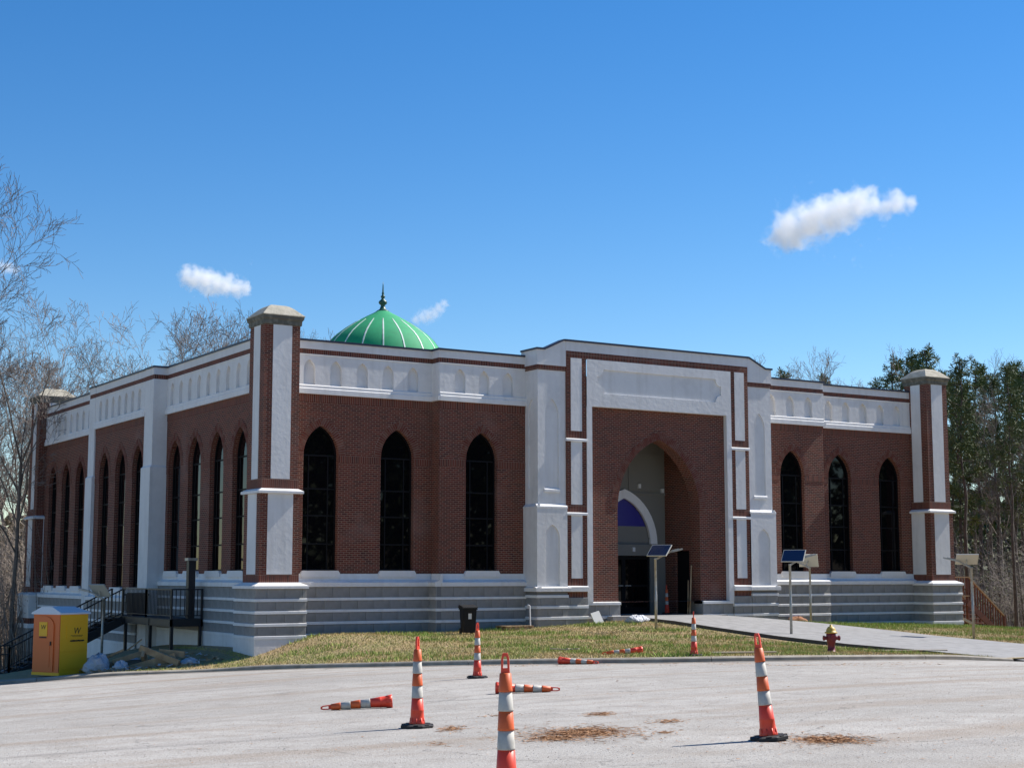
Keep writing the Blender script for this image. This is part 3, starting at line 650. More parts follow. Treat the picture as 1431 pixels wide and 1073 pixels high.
m.fbox(Fb, VX0, VX1, 0, .04, 3.02, 3.10); m.fbox(Fb, VX0, XC-1.2, -.1, 0, -1.5, .72); m.fbox(Fb, XC+1.2, VX1, -.1, 0, -1.5, .72); m.fbox(Fb, XC-1.6, XC+1.6, 0, .05, .72, 1.14)
m.build('vestibule_wall', 'beige', bld)
m = MB(); A = arch(1.2, 1.72, 10); O = arch(1.52, 2.06, 10)
for i in range(len(A)-1):
    q = [(A[i], .06), (A[i+1], .06), (O[i+1], .06), (O[i], .06)]
    m.quad(*[Fb(XC+p[0], d, 1.16+p[1]) for p, d in q]); m.quad(*[Fb(XC+p[0], d, 1.16+p[1]) for p, d in ((A[i], .06), (A[i+1], .06), (A[i+1], -.05), (A[i], -.05))])
    m.quad(*[Fb(XC+p[0], d, 1.16+p[1]) for p, d in ((O[i], .06), (O[i+1], .06), (O[i+1], 0), (O[i], 0))])
m.build('arch_trim', 'trim', bld)
m = MB(); m.fbox(Fb, XC-1.2, XC+1.2, -.12, -.09, 1.15, 1.83); m.build('spandrel', 'beige', bld)
m = MB(); B = [(x, z) for x, z in arch(1.2, 1.72, 12)]
for (xa, za), (xb, zb_) in zip(B, B[1:]):
    if max(za, zb_) > .67: m.quad(Fb(XC+xa, -.1, 1.83), Fb(XC+xb, -.1, 1.83), Fb(XC+xb, -.1, 1.16+max(zb_, .67)), Fb(XC+xa, -.1, 1.16+max(za, .67)))
m.build('lunette_pane', 'blueglass', bld)
for k in range(2):      # pair of glazed doors
    x0 = XC-1.2+k*1.2; d_ = MB()
    for a, b, z0, z1 in ((x0, x0+.09, -1.45, .70), (x0+1.11, x0+1.2, -1.45, .70), (x0+.09, x0+1.11, -1.45, -1.2), (x0+.09, x0+1.11, .58, .70), (x0+.09, x0+1.11, -.45, -.37)): d_.fbox(Fb, a, b, -.12, -.06, z0, z1)
    do = d_.build('door', 'frame', bld)
    for z0, z1 in ((-1.2, -.45), (-.37, .58)):
        g = MB(); g.fbox(Fb, x0+.09, x0+1.11, -.1, -.085, z0, z1); g.build('pane', 'glass', do)
    h = MB(); hx = x0+(1.02 if k == 0 else .18); h.fbox(Fb, hx-.14, hx+.14, -.055, -.02, -.42, -.39); h.build('handle', 'metal', do)
for x, z in ((16.15, 3.35), (17.25, 3.2), (15.85, .95)):
    m = MB(); m.fbox(Fb, x-.06, x+.06, .0, .1, z-.08, z+.08); m.build('wall_light', 'lampwhite', bld)
m = MB(); m.box(13.0, 18.2, -.72, 2.0, -2.4, -1.452); m.build('porch_slab', 'floor', bld)

# ---- corner towers
def tower(x0, y0, low=False, wid=1.22, dep=1.22):
    r = (x0, x0+wid, y0, y0+dep); dz = -.55 if low else 0.
    s = MB(); s.loft(r, [(.06, .016+dz), (.06, 2.56)]); s.loft(r, [(0, 3.0), (0, 7.99)])
    o = s.build('corner_tower', 'brick', bld)
    s = MB(); s.loft(r, [(.062, -.245+dz), (.062, .016+dz)]); s.loft(r, [(.012, 2.66), (.012, 3.02)]); build_each(s, 'soldier_course', 'soldier', o)
    s = MB(); s.loft(r, [(.12, 2.55), (.155, 2.56), (.155, 2.635), (.02, 2.71)]); s.build('ledge', 'trim', o)
    s = MB()
    for F, c, n_ in ((front(r[2]), (r[0]+r[1])/2, 'f'), (left(r[0]), (r[2]+r[3])/2, 'l'), (right(r[1]), (r[2]+r[3])/2, 'r')):
        ph, pl2 = (.325, .43) if n_ == 'f' else (.26, .36)
        s.fbox(F, c-ph, c+ph, -.05, .012, 3.02, 7.97); s.fbox(F, c-pl2, c+pl2, 0, .072, .016+dz, 2.55)
    build_each(s, 'white_panel', 'white', o)
    s = MB(); s.loft(r, [(.015, 7.95), (.04, 7.97), (.045, 8.10), (.09, 8.16), (.10, 8.25)]); s.build('cap_band', 'capband', o)
    s = MB(); s.loft(r, [(.10, 8.245), (.12, 8.25), (.115, 8.275), (-.02, 8.40), (-.16, 8.53), (-.27, 8.61), (-.36, 8.645)]); s.build('cap', 'cap', o)
    k = MB(); k.loft(r, [(.215, ZG), (.215, -.43+dz)]); core = k.build('stone_base', 'joint', bld)
    c = MB(); c.loft(r, [(.24, -.435+dz), (.31, -.43+dz), (.31, -.345+dz), (.07, -.24+dz)]); c.build('base_cap', 'trim', core)
    wv = MB(); z = -.43+dz
    if not low:
        for i, zt in enumerate(BANDS):
            block_row(front(r[2]), r[0]-.25, r[1]+.25, .25, zt, z, core, 'f', shift=.35+.5*(i % 2)); block_row(left(r[0]), r[2]-.25+.06, r[3]+.25, .25, zt, z, core, 'l', shift=.2+.5*(i % 2))
            wv.loft(r, [(.22, zt-.1), (.275, zt-.095), (.275, zt-.012), (.25, zt)]); z = zt-.1
        p = MB(); p.loft(r, [(.262, ZG), (.262, z)]); p.build('plinth', 'white', core)
        build_each(wv, 'white_band', 'trim', core)
    else:
        p = MB(); p.loft(r, [(.262, -1.95), (.262, z)]); p.loft(r, [(.30, -2.4), (.275, -2.2)]); p.build('plinth', 'white', core)
        p = MB(); p.loft(r, [(.25, -2.2), (.25, -1.95)]); p.build('soldier_course', 'soldier', core)
        for zt, zz in ((-2.75, -2.4), (-3.1, -2.75), (-3.45, -3.1)):
            block_row(front(r[2]), r[0]-.25, r[1]+.25, .25, zt, zz, core, 'f'); block_row(left(r[0]), r[2]-.19, r[3]+.25, .25, zt, zz, core, 'l', shift=.4)
    return o
tower(0, 0); tower(L_B, 0); tower(-.02, 26.6, True, 1.5, 1.5)

# ---- left side facade
XS, XM = .33, -.17
wing('left', XS, 1.2, 10.0, [2.72, 4.82, 6.98, 9.05], [1.95+.93*i for i in range(9)], .137, ZG, 'l')
wing('left', XM, 10.9, 17.3, [11.75, 13.85, 15.95], [11.65+.82*i for i in range(7)], -.48, ZG, 'l')
wing('left', XS, 18.0, 26.7, [18.97, 21.02, 23.15, 25.25], [18.8+.93*i for i in range(8)], -.48, ZG, 'l')
for ya, yb in ((9.98, 10.95), (17.24, 18.05)):
    m = MB(); m.box(XM-.06, XS+.4, ya, yb, 4.0, 7.24); m.box(XM-.13, XS+.4, ya-.05, yb+.05, ZG, 3.95)
    m.add([(XM-.13, ya-.05, 3.95), (XM-.13, yb+.05, 3.95), (XM-.06, yb, 4.03), (XM-.06, ya, 4.03), (XS, ya-.05, 3.95), (XS, ya, 4.03)], [(0, 1, 2, 3), (0, 3, 5, 4)])
    m.box(XM-.062, XS+.4, ya, yb, SOL_T, PAR_T); o = m.build('pier', 'white', bld)
    m = MB(); m.box(XM-.045, XS+.39, ya+.01, yb-.01, FR_T, SOL_T); m.build('soldier_course', 'soldier', o)
    m = MB(); m.box(XM-.102, XS+.38, ya-.04, yb+.04, PAR_T, TOP+.002); m.build('coping', 'flash', o)
# ---- remaining outer walls, roof, dome
m = MB(); m.box(L_B+.55, L_B+.8, 1.2, 27.9, ZG, 7.67); m.box(.9, L_B+.56, 27.7, 27.9, ZG, 7.67); build_each(m, 'brick_wall', 'brick', bld)
m = MB(); m.box(.5, L_B+.54, 1.25, 27.69, 7.0, 7.1); m.box(6.7, mir(6.7), .7, 1.3, 7.0, 7.1); m.box(10.3, mir(10.3), .0, .8, 7.0, 7.1); m.build('roof', 'roof', bld)
DX, DY, DZ = 15.45, 22.15, 12.98
prof_ = [(.30, 0), (.5, -.12), (.83, -.29), (1.41, -.62), (1.85, -.91), (2.28, -1.24), (2.57, -1.53), (2.80, -1.84), (3.02, -2.25), (3.16, -2.75), (3.22, -3.4), (3.22, -6)]
m = MB(); m.lathe([(r, z) for r, z in prof_[::-1]], 64, (DX, DY, DZ)); dome = m.build('dome', 'dome', bld, smooth=True)
for i in range(18):
    a = 2*math.pi*(i+.2)/18; m = MB(); pr2 = [(1.3, -.55)]+prof_[3:]
    ca, sa = math.cos(a), math.sin(a); pts = []
    for k, (r, z) in enumerate(pr2):
        wd = min(.008+.012*k, .032); pts.append([(DX+(r+e)*ca-sa*u, DY+(r+e)*sa+ca*u, DZ+z+e*.6) for u, e in ((-wd, -.03), (-wd, .012), (wd, .012), (wd, -.03))])
    for p, q in zip(pts, pts[1:]):
        for e in range(3): m.quad(p[e], p[e+1], q[e+1], q[e])
    m.build('rib', 'domerib', dome)
m = MB(); m.lathe([(.02, -.08), (.31, -.05), (.33, .0), (.27, .04), (.17, .10), (.12, .22), (.10, .30), (.19, .38), (.22, .45), (.18, .52), (.09, .60), (.07, .66), (.11, .71), (.11, .76), (.05, .82), (.065, .90), (.04, .97), (.025, 1.3), (.004, 1.50)], 16, (DX, DY, DZ))
m.build('finial', 'finial', dome, smooth=True)

# ================================================================== traffic cones
def cone_parts():
    P = []
    def sleeve(z0, z1, r0, r1, m):      # each sleeve flares over the one below
        k = MB(); k.lathe([(r0-.012, z0), (r0+.004, z0), (r0+.002, z0+.012), (r1, z1-.004), (r1-.012, z1)], 18); P.append(('sleeve', k.mesh('sleeve', m, True)))
    k = MB(); k.lathe([(.06, .03), (.093, .03), (.092, .07), (.083, .085), (.077, .20), (.080, .205), (.076, .215), (.066, .35), (.05, .352)], 18)
    for i in range(9):
        a = 2*math.pi*i/9; k.beam((.09*math.cos(a), .09*math.sin(a), .032), (.079*math.cos(a), .079*math.sin(a), .12), .014, .014)
    P.append(('body', k.mesh('body', 'red', True)))
    sleeve(.35, .493, .066, .060, 'reflect'); sleeve(.493, .636, .0615, .055, 'orange'); sleeve(.636, .78, .0565, .050, 'reflect'); sleeve(.78, .92, .0515, .044, 'orange')
    h = MB(); ol = [(-.034, .915), (.034, .915), (.03, 1.03), (.018, 1.068), (-.018, 1.068), (-.03, 1.03)]; il = [(-.017, .955), (.017, .955), (.015, 1.02), (.008, 1.043), (-.008, 1.043), (-.015, 1.02)]
    n = 6; T = .012
    for i in range(n):
        j = (i+1) % n
        for y in (-T, T): h.quad(*[(q[0], y, q[1]) for q in (ol[i], ol[j], il[j], il[i])])
        h.quad((*ol[i][:1], -T, ol[i][1]), (ol[j][0], -T, ol[j][1]), (ol[j][0], T, ol[j][1]), (ol[i][0], T, ol[i][1]))
        h.quad((il[i][0], -T, il[i][1]), (il[j][0], -T, il[j][1]), (il[j][0], T, il[j][1]), (il[i][0], T, il[i][1]))
    P.append(('handle', h.mesh('handle', 'red')))
    b = MB(); b.lathe([(.19, 0), (.205, .006), (.205, .034), (.18, .045), (.10, .05), (.02, .05)], 8)
    for i in range(8):
        a = 2*math.pi*(i+.5)/8; b.beam((.10*math.cos(a), .10*math.sin(a), .046), (.185*math.cos(a), .185*math.sin(a), .042), .05, .012)
    return P, ('base', b.mesh('base', 'rubber'))
CP, CBASE = cone_parts()
GC = 'orange and white traffic cones round the lot'
def cone(loc, label, rot=(0, 0, 0), base=True):
    o = tag(link('traffic_cone', None, None, loc, rot), label, 'traffic cone', GC)
    for n_, me in CP: link(n_, me, o)
    if base: link(CBASE[0], CBASE[1], o)
    return o
def stand(px, py, D, label, fz=None, lean=(0, 0), rz=0):
    p = at_depth(px, py, D); z = (fz or road_z)(p[0], p[1]); return cone((p[0], p[1], z), label, (lean[0], lean[1], rz))
stand(1075, 1033, 15.5, 'leaning traffic cone on black octagonal base with a pine straw patch at its foot', lean=(R(1.5), R(-5.5)), rz=R(-62))
stand(583, 1017, 18.25, 'upright traffic cone with a small dark mark on its lower white band', rz=R(35), lean=(0, R(-.5)))
stand(708, 1108, 11.6, 'traffic cone with its looped handle flat on and a fallen cone lying behind it', rz=R(-35), lean=(R(.8), R(-.6)))
stand(667, 946, 29.9, 'traffic cone standing on the asphalt in line with the black wheeled bin', rz=R(10))
p = hit(970, 916, lawn_z, 25, 60); cone((p[0], p[1], p[2]), 'traffic cone standing on the lawn edge just behind the kerb', (0, R(-2.5), R(50)))
cone((16.75, 1.05, -1.45), 'traffic cone standing in the shade inside the arched entrance', (0, R(-3), R(40)))
def lying(pb, ang, fz, label, r_top=.045, r_bot=.092):
    """fallen cone: foot at pixel pb, pointing at angle ang from the camera's right"""
    b = hit(*pb, fz, 8, 60); az = math.atan2(RT[1], RT[0])+ang; d = Vector((math.cos(az), math.sin(az), 0))
    z = fz(b[0], b[1]); sl = fz(b[0]+d.x, b[1]+d.y)-z
    return cone((b[0], b[1], z+r_bot+.004), label, (0, R(90)+math.atan2(r_bot-r_top, .9)-sl, az), False)
lying((551, 988), R(186), road_z, 'baseless traffic cone lying on the asphalt, its open foot beside the upright marked cone')
lying((690, 969), R(-4), road_z, 'fallen traffic cone lying on the asphalt behind the looped handle of another cone')
lying((780, 928), R(-28), road_z, 'fallen traffic cone lying in the gutter against the kerb')
lying((899, 913), R(190), lawn_z, 'fallen traffic cone lying on the grass above the kerb')

# ================================================================== solar lamps
def solar_lamp(loc, h, az, label, paz, tilt, arm=.62, off=(0, 0, .0)):
    """az: direction of the arm; paz, tilt: where the panel faces (azimuth, angle from straight up)"""
    t = thing('solar_lamp', label, 'solar light', loc, 0, 'solar lamps on galvanised poles')
    k = MB(); k.lathe([(.045, 0), (.045, h*.5), (.040, h*.5+.01), (.040, h-.04), (.05, h-.035), (.05, h), (.02, h+.01)], 12); k.build('pole', 'metal', t, True)
    e = Vector((math.cos(az), math.sin(az), 0)); A = Vector((0, 0, h-.03)); B = A+e*arm*.6+Vector((0, 0, .2)); Cc = B+e*arm*.2+Vector((0, 0, .05))
    k = MB(); k.tube(A, B, .035, .03, 8); k.tube(B, Cc, .028, .028, 8); k.build('arm', 'metal', t)
    n = Vector((math.sin(tilt)*math.cos(paz), math.sin(tilt)*math.sin(paz), math.cos(tilt))); uy = Vector((-math.sin(paz), math.cos(paz), 0)); ux = uy.cross(n)
    c = A+e*arm*.22+Vector((0, 0, .30))+Vector(off)
    def slab(hx, hy, z0, z1, m, name):
        k = MB(); k.add([c+ux*a*hx+uy*b*hy+n*z for z in (z0, z1) for a, b in ((-1, -1), (1, -1), (1, 1), (-1, 1))], [(0, 3, 2, 1), (4, 5, 6, 7), (0, 1, 5, 4), (1, 2, 6, 5), (2, 3, 7, 6), (3, 0, 4, 7)]); return k.build(name, m, t)
    slab(.27, .37, -.02, .012, 'panelback', 'panel_frame'); slab(.25, .35, .0, .016, 'panel', 'solar_panel')
    k = MB(); k.tube(A.lerp(B, .4), c-n*.02, .02, .02, 8); k.build('bracket', 'metal', t)
    a1 = Cc+e*.42+Vector((0, 0, .10)); k = MB(); k.beam(Cc, a1, .15, .045); k.beam(Cc.lerp(a1, .1)+Vector((0, 0, .03)), Cc.lerp(a1, .7)+Vector((0, 0, .03)), .09, .03); hd = k.build('lamp_head', 'metal', t)
    k = MB(); k.beam(Cc.lerp(a1, .25)-Vector((0, 0, .026)), Cc.lerp(a1, .95)-Vector((0, 0, .026)), .12, .006); k.build('lens', 'lampwhite', hd)
    return t
def lawn_at(px, py): p = hit(px, py, lawn_z, 30, 80); return (p[0], p[1], lawn_z(p[0], p[1])-.02)
TOCAM = math.atan2(-FW[1], -FW[0]); SR_ = math.atan2(RT[1], RT[0])
solar_lamp(lawn_at(917, 880), 2.35, SR_+R(8), 'solar lamp on a pole in front of the arched entrance', TOCAM-R(35), R(42))
solar_lamp(lawn_at(1106, 889), 2.35, SR_+R(15), 'solar lamp with tilted blue panel on the lawn side of the walkway', TOCAM-R(25), R(45))
l3 = (22.55, -.45); solar_lamp((*l3, lawn_z(*l3)), 2.15, SR_+R(170), 'solar lamp close to the stone base, showing the pale back of its panel', TOCAM+R(160), R(62), off=(.12, 0, 0))
solar_lamp(lawn_at(1361, 893), 2.45, SR_+R(168), 'solar lamp with pale panel back beside the walkway near the tower by the wooden stairs', TOCAM+R(172), R(38))
solar_lamp((-2.6, 7.6, lawn_z(-2.6, 7.6)), 2.05, SR_+R(170), 'solar lamp on a thin pole in front of the black metal stairs', TOCAM+R(150), R(50))

# ================================================================== hydrant, wheeled bin, small things by the wall
hp = hit(1162, 911, lawn_z, 25, 60); hs_ = .86
t = thing('fire_hydrant', 'dark red fire hydrant with yellow bonnet on the lawn', 'hydrant', (hp[0], hp[1], lawn_z(hp[0], hp[1])-.03), R(-25))
k = MB(); k.lathe([(.13, 0), (.13, .05), (.10, .06), (.095, .20), (.10, .24), (.115, .30), (.125, .42), (.13, .50), (.11, .52), (.10, .54)], 16); k.build('barrel', 'hred', t, True)
k = MB(); k.lathe([(.15, .52), (.165, .53), (.165, .555), (.13, .565), (.12, .62), (.09, .675), (.05, .70), (.035, .705), (.035, .75), (.01, .752)], 16); k.build('bonnet', 'hyel', t, True)
for ax, r_, l_ in (((1, 0), .06, .20), ((-1, 0), .06, .18), ((0, -1), .075, .19)):
    k = MB(); p = Vector((ax[0]*.06, ax[1]*.06, .40)); q = Vector((ax[0]*l_, ax[1]*l_, .40)); k.tube(p, q, r_*.85, r_*.85, 12); k.tube(q, q+Vector((ax[0]*.035, ax[1]*.035, 0)), r_*1.15, r_*1.1, 8); k.build('nozzle', 'hred', t)

bp_ = hit(654, 886, lawn_z, 30, 70)
t = thing('wheeled_bin', 'black wheeled rubbish bin with a white label standing by the stone base', 'bin', (bp_[0], bp_[1], lawn_z(bp_[0], bp_[1])), R(-14))
k = MB(); k.add([(x*w_, y*w_*1.05, z) for z, w_ in ((.06, .19), (.84, .225)) for x, y in ((-1, -1), (1, -1), (1, 1), (-1, 1))], [(0, 3, 2, 1), (4, 5, 6, 7), (0, 1, 5, 4), (1, 2, 6, 5), (2, 3, 7, 6), (3, 0, 4, 7)])
k.box(-.25, .25, -.26, .26, .80, .86); k.build('body', 'binblack', t)
k = MB(); k.add([(-.265, -.28, .862), (.265, -.28, .862), (.265, .28, .862), (-.265, .28, .862), (-.25, -.26, .90), (.25, -.26, .90), (.24, .27, .955), (-.24, .27, .955)], [(0, 3, 2, 1), (4, 5, 6, 7), (0, 1, 5, 4), (1, 2, 6, 5), (2, 3, 7, 6), (3, 0, 4, 7)])
k.tube((-.22, .3, .9), (.22, .3, .9), .018, .018, 8); k.build('lid', 'binblack', t)
k = MB(); k.add([(x, -.262-.002, z) for x, z in ((-.055, .50), (.055, .50), (.055, .68), (-.055, .68))], [(0, 1, 2, 3)]); lab = k.build('label', 'label', t); lab.rotation_euler = (0, 0, 0); lab.location = (0, .035, 0)
for x in (-.19, .19): k = MB(); k.tube((x-.025, .22, .1), (x+.025, .22, .1), .1, .1, 14); k.build('wheel', 'rubber', t)

def board(name, label, c, size, rot, m, cat='board'):
    k = MB(); a, b, d = [x/2 for x in size]; k.box(-a, a, -b, b, -d, d); o = k.build(name, m); o.location = c; o.rotation_euler = rot; return tag(o, label, cat)
q = hit(815, 872, lawn_z, 30, 70)
board('board', 'pale square board leaning against the stone base near the arched entrance', (12.3, -.74, lawn_z(12.3, -.74)+.18), (.36, .05, .44), (R(-22), R(-14), 0), 'label')
z0 = lawn_z(9.15, -.55); t = thing('pallet', 'low wooden pallet lying against the stone base', 'pallet', (9.1, -.45, z0), R(2))
for y in (-.3, 0, .3): k = MB(); k.box(-.55, .55, y-.04, y+.04, 0, .10); k.build('bearer', 'wood', t)
for i in range(5): k = MB(); k.box(-.55+i*.225, -.38+i*.225, -.38, .38, .10, .125); k.build('plank', 'wood', t)
k = MB(); k.tube((9.62, -.62, lawn_z(9.62, -.5)), (9.62, -.58, -1.05), .025, .025, 8); k.tube((9.62, -.58, -1.05), (9.62, -.45, -1.02), .025, .025, 8); tag(k.build('vent_pipe', 'trim'), 'thin white pipe rising beside the pallet against the stone base', 'pipe')
k = MB(); k.beam((17.0, .0, -1.44), (17.3, .25, .35), .05, .03); k.beam((16.95, .06, -1.44), (17.1, .2, -.2), .03, .02); tag(k.build('timber_prop', 'wood'), 'thin timber leaning on the side wall inside the arched entrance', 'timber')
# pale stones / sack by the end of the walkway
def lump(name, label, c, r, m, cat, seed, sq=(1, 1, .6), n=14, kind=None):
    g = random.Random(seed); k = MB(); ph = [g.uniform(0, 6) for _ in range(6)]; rows = 7; vs = []
    for i in range(rows+1):
        a = math.pi*i/rows-math.pi/2
        for j in range(n):
            b = 2*math.pi*j/n; rr = r*(1+.22*math.sin(3*b+ph[0]+2*a)+.16*math.sin(5*b+ph[1])*math.cos(3*a+ph[2])+g.uniform(-.07, .07))
            vs.append((rr*math.cos(a)*math.cos(b)*sq[0], rr*math.cos(a)*math.sin(b)*sq[1], max(-.02, rr*math.sin(a)*sq[2]+r*sq[2]*.55)))
    k.add(vs, [(i*n+j, i*n+(j+1) % n, (i+1)*n+(j+1) % n, (i+1)*n+j) for i in range(rows) for j in range(n)]); o = k.build(name, m, None, True); o.location = c; return tag(o, label, cat)
q = (13.3, -1.7); lump('plastic_sack', 'crumpled white sack beside the walkway near the entrance', (*q, lawn_z(*q)-.02), .32, 'plastic', 'sack', 3, (1.5, .8, .5))
lump('clod', 'clod of red clay against the stone base by a solar lamp', (22.4, .1, lawn_z(22.4, .1)-.05), .26, 'clay', 'clay', 5, (1.7, .5, .7))
q = hit(793, 909, lawn_z, 25, 70); k = MB()
for i in range(5): k.beam((q[0]+rng.uniform(-.4, .4), q[1]+rng.uniform(-.3, .3), q[2]+.03), (q[0]+rng.uniform(-.4, .4), q[1]+rng.uniform(-.3, .3), q[2]+.06), .05, .03)
tag(k.build('broken_sticks', 'leafpale'), 'small scatter of pale broken sticks on the lawn above the kerb', 'sticks', kind='stuff')
for px, py, ln, lab in ((1040, 914, 1.6, 'long pale stick lying on the grass beside the grass-edge cone'), (1260, 911, 2.6, 'long pale stick lying on the grass past the hydrant')):
    q = hit(px, py, lawn_z, 25, 70); k = MB(); dv = Vector((RT[0], RT[1], 0))*ln/2; c = Vector((q[0], q[1], lawn_z(q[0], q[1])+.04)); k.tube(c-dv, c+dv+Vector((0, 0, .02)), .03, .02, 6); tag(k.build('stick', 'leafpale'), lab, 'stick')

# ================================================================== portable toilet
tp = at_depth(82, 946, 46.5); tz = lawn_z(tp[0]+.3, tp[1]+.4)
t = thing('portable_toilet', 'orange and yellow portable toilet with pale roof in front of the stairs', 'portable toilet', (tp[0], tp[1], tz), 0)
yv = math.atan2(FW[1], FW[0])          # corner towards the camera
t.rotation_euler = (0, 0, yv-R(45)+R(15)); S_ = 1.13; H_ = 1.86     # local +x runs along the yellow side, +y along the orange door side
k = MB(); k.box(0, S_, 0, S_, .08, H_); k.box(-.02, S_+.02, -.02, S_+.02, 0, .09); k.build('cabin', 'tye', t)
def tface(k, pts, off, mi=0): k.add([(-off, y, z) for y, z in pts], [tuple(range(len(pts)))], mi)
k = MB(); k.box(-.012, .0, .0, S_, .09, H_); k.box(-.035, -.012, 0, .14, .09, H_-.02); k.build('door_frame', 'tor', t)
k = MB(); dw0, dw1 = .24, 1.08; ar = [(dw0+(dw1-dw0)*(.5-.5*math.cos(math.pi*i/10)), 1.48+.30*math.sin(math.pi*i/10)) for i in range(11)]
out = [(dw0, .12)]+ar+[(dw1, .12)]; n = len(out)
k.add([(-.045, y, z) for y, z in out]+[(-.012, y, z) for y, z in out], [tuple(range(n))]+[(i, n+i, n+(i+1) % n, (i+1) % n) for i in range(n)]); dr = k.build('door', 'tor', t)
for y0, y1, z0, z1 in ((.38, .92, .25, .95), (.38, .92, 1.0, 1.02)): k = MB(); k.box(-.055, -.045, y0, y1, z0, z1); k.build('raised_panel', 'tor', dr)
k = MB(); k.box(-.075, -.045, .32, .36, .9, 1.02); k.build('handle', 'dark', dr)
k = MB(); k.box(-.06, -.0452, .50, .84, 1.18, 1.60); k.build('sign', 'tye', dr)
k = MB()
for z0, z1 in ((.20, .215), (.72, .73), (1.62, 1.635)): k.box(.08, S_-.08, -.014, 0, z0, z1)
build_each(k, 'moulding', 'tye', t); k = MB(); k.box(.25, S_-.2, -.012, 0, 1.08, 1.50); k.build('side_panel', 'tye', t)
# roof: shallow hipped vault
k = MB(); e = .06; ring = lambda d, z: [(-d, -d, z), (S_+d, -d, z), (S_+d, S_+d, z), (-d, S_+d, z)]
vs = ring(e, H_-.03)+ring(e, H_+.02)+[(.25-.25*0, .35, H_+.2), (S_-.25, .35, H_+.2), (S_-.25, S_-.35, H_+.2), (.0, S_-.35, H_+.2)]
vs[8] = (-.03, .34, H_+.2); vs[11] = (-.03, S_-.34, H_+.2)
k.add(vs, [(3, 2, 1, 0), (0, 1, 5, 4), (1, 2, 6, 5), (2, 3, 7, 6), (3, 0, 4, 7), (4, 5, 9, 8), (5, 6, 10, 9), (6, 7, 11, 10), (7, 4, 8, 11), (8, 9, 10, 11)]); k.build('roof', 'troof', t)
def text_mesh(body, size, name, m, shear=.2):
    c = bpy.data.curves.new(name, 'FONT'); c.body = body; c.size = size; c.extrude = .002; c.align_x = 'CENTER'; c.shear = shear
    o = bpy.data.objects.new(name, c); col.objects.link(o); me = bpy.data.meshes.new_from_object(o.evaluated_get(bpy.context.evaluated_depsgraph_get())); bpy.data.objects.remove(o)
    me.name = name; me.materials.clear(); me.materials.append(M[m]); return me
wm = text_mesh('W', .27, 'letter_mark', 'dark')
link('letter_mark', wm, t, (.66, -.016, 1.24), (R(90), 0, 0)); link('letter_mark', text_mesh('W', .2, 'letter_mark', 'dark'), dr, (-.062, .67, 1.38), (R(90), 0, R(-90)))
k = MB()      # rows of print too small to read: broken dark dashes
for (z, h, x0, x1) in ((1.18, .016, .42, .90), (1.15, .012, .48, .86)):
    x = x0
    while x < x1: w_ = rng.uniform(.015, .04); k.box(x, x+w_, -.016, -.0125, z, z+h); x += w_+rng.uniform(.006, .014)
x = .40
while x < .94: w_ = rng.uniform(.03, .06); k.box(x, x+w_, -.016, -.0125, 1.00+rng.uniform(0, .01), 1.055-rng.uniform(0, .01)); x += w_+.008
k.build('print', 'dark', t)
k = MB(); x = .52
while x < .82: w_ = rng.uniform(.02, .04); k.box(-.063, -.0605, x, x+w_, 1.12, 1.16); x += w_+.008
k.build('print', 'dark', dr)

# ================================================================== metal stairs and landing
t = thing('metal_staircase', 'black metal landing and stairs with railings along the shaded side wall', 'staircase', (-.6, 6, -2.6)); t.location = (0, 0, 0)
DXO, DXI, DY0, DY1, DZZ = -1.03, .08, 5.15, 11.8, -1.47
k = MB(); k.box(DXO, DXO+.06, DY0, DY1, DZZ-.26, DZZ-.02); k.box(DXI-.06, DXI, DY0, DY1, DZZ-.26, DZZ-.02); k.box(DXO, DXI, DY0, DY0+.06, DZZ-.26, DZZ-.02); k.box(DXO, DXI, DY1-.06, DY1, DZZ-.26, DZZ-.02); k.build('deck_frame', 'iron', t)
for i in range(44): k = MB(); y = DY0+i*.15; k.box(DXO-.02, DXI, y, y+.142, DZZ-.03, DZZ); k.build('deck_board', 'deck', t)
for x, y in ((DXO+.05, 5.22), (DXO+.05, 7.4), (DXO+.05, 10.1), (DXI-.06, 5.22), (DXI-.06, 10.1)): k = MB(); k.box(x-.05, x+.05, y-.05, y+.05, lawn_z(x, y)-.1, DZZ-.03); k.build('post', 'iron', t)
BAL = None
def railing(a, b, h=.98, gap=.14, posts=True, close=True):
    """top and bottom rails from a to b with balusters between"""
    global BAL
    a = Vector(a); b = Vector(b); u = Vector((0, 0, 1)); k = MB(); k.beam(a+u*h, b+u*h, .05, .045); k.build('top_rail', 'iron', t); k = MB(); k.beam(a+u*.10, b+u*.10, .04, .03); k.build('bottom_rail', 'iron', t)
    if BAL is None: q = MB(); q.box(-.013, .013, -.013, .013, .10, .96); BAL = q.mesh('baluster', 'iron')
    n = int((b-a).length/gap)
    for i in range(1, n): link('baluster', BAL, t, a.lerp(b, i/n))
    if posts:
        for p in ((a, b) if close else (a,)): k = MB(); k.box(p.x-.03, p.x+.03, p.y-.03, p.y+.03, p.z, p.z+h+.02); k.build('rail_post', 'iron', t)
railing((DXO+.02, DY0+.03, DZZ), (DXO+.02, 7.8, DZZ)); railing((DXO+.02, 7.8, DZZ), (DXO+.02, 10.4, DZZ)); railing((DXI-.03, DY0+.03, DZZ), (DXO+.02, DY0+.03, DZZ), close=False)
SX1, SZ1 = -5.0, -3.5
for y in (10.45, 11.75):
    k = MB(); k.beam((DXO+.1, y, DZZ-.14), (SX1, y, SZ1-.14), .06, .30); k.build('stringer', 'iron', t)
    railing((DXO+.02, y, DZZ), (SX1, y, SZ1), h=.95)
nst = 12
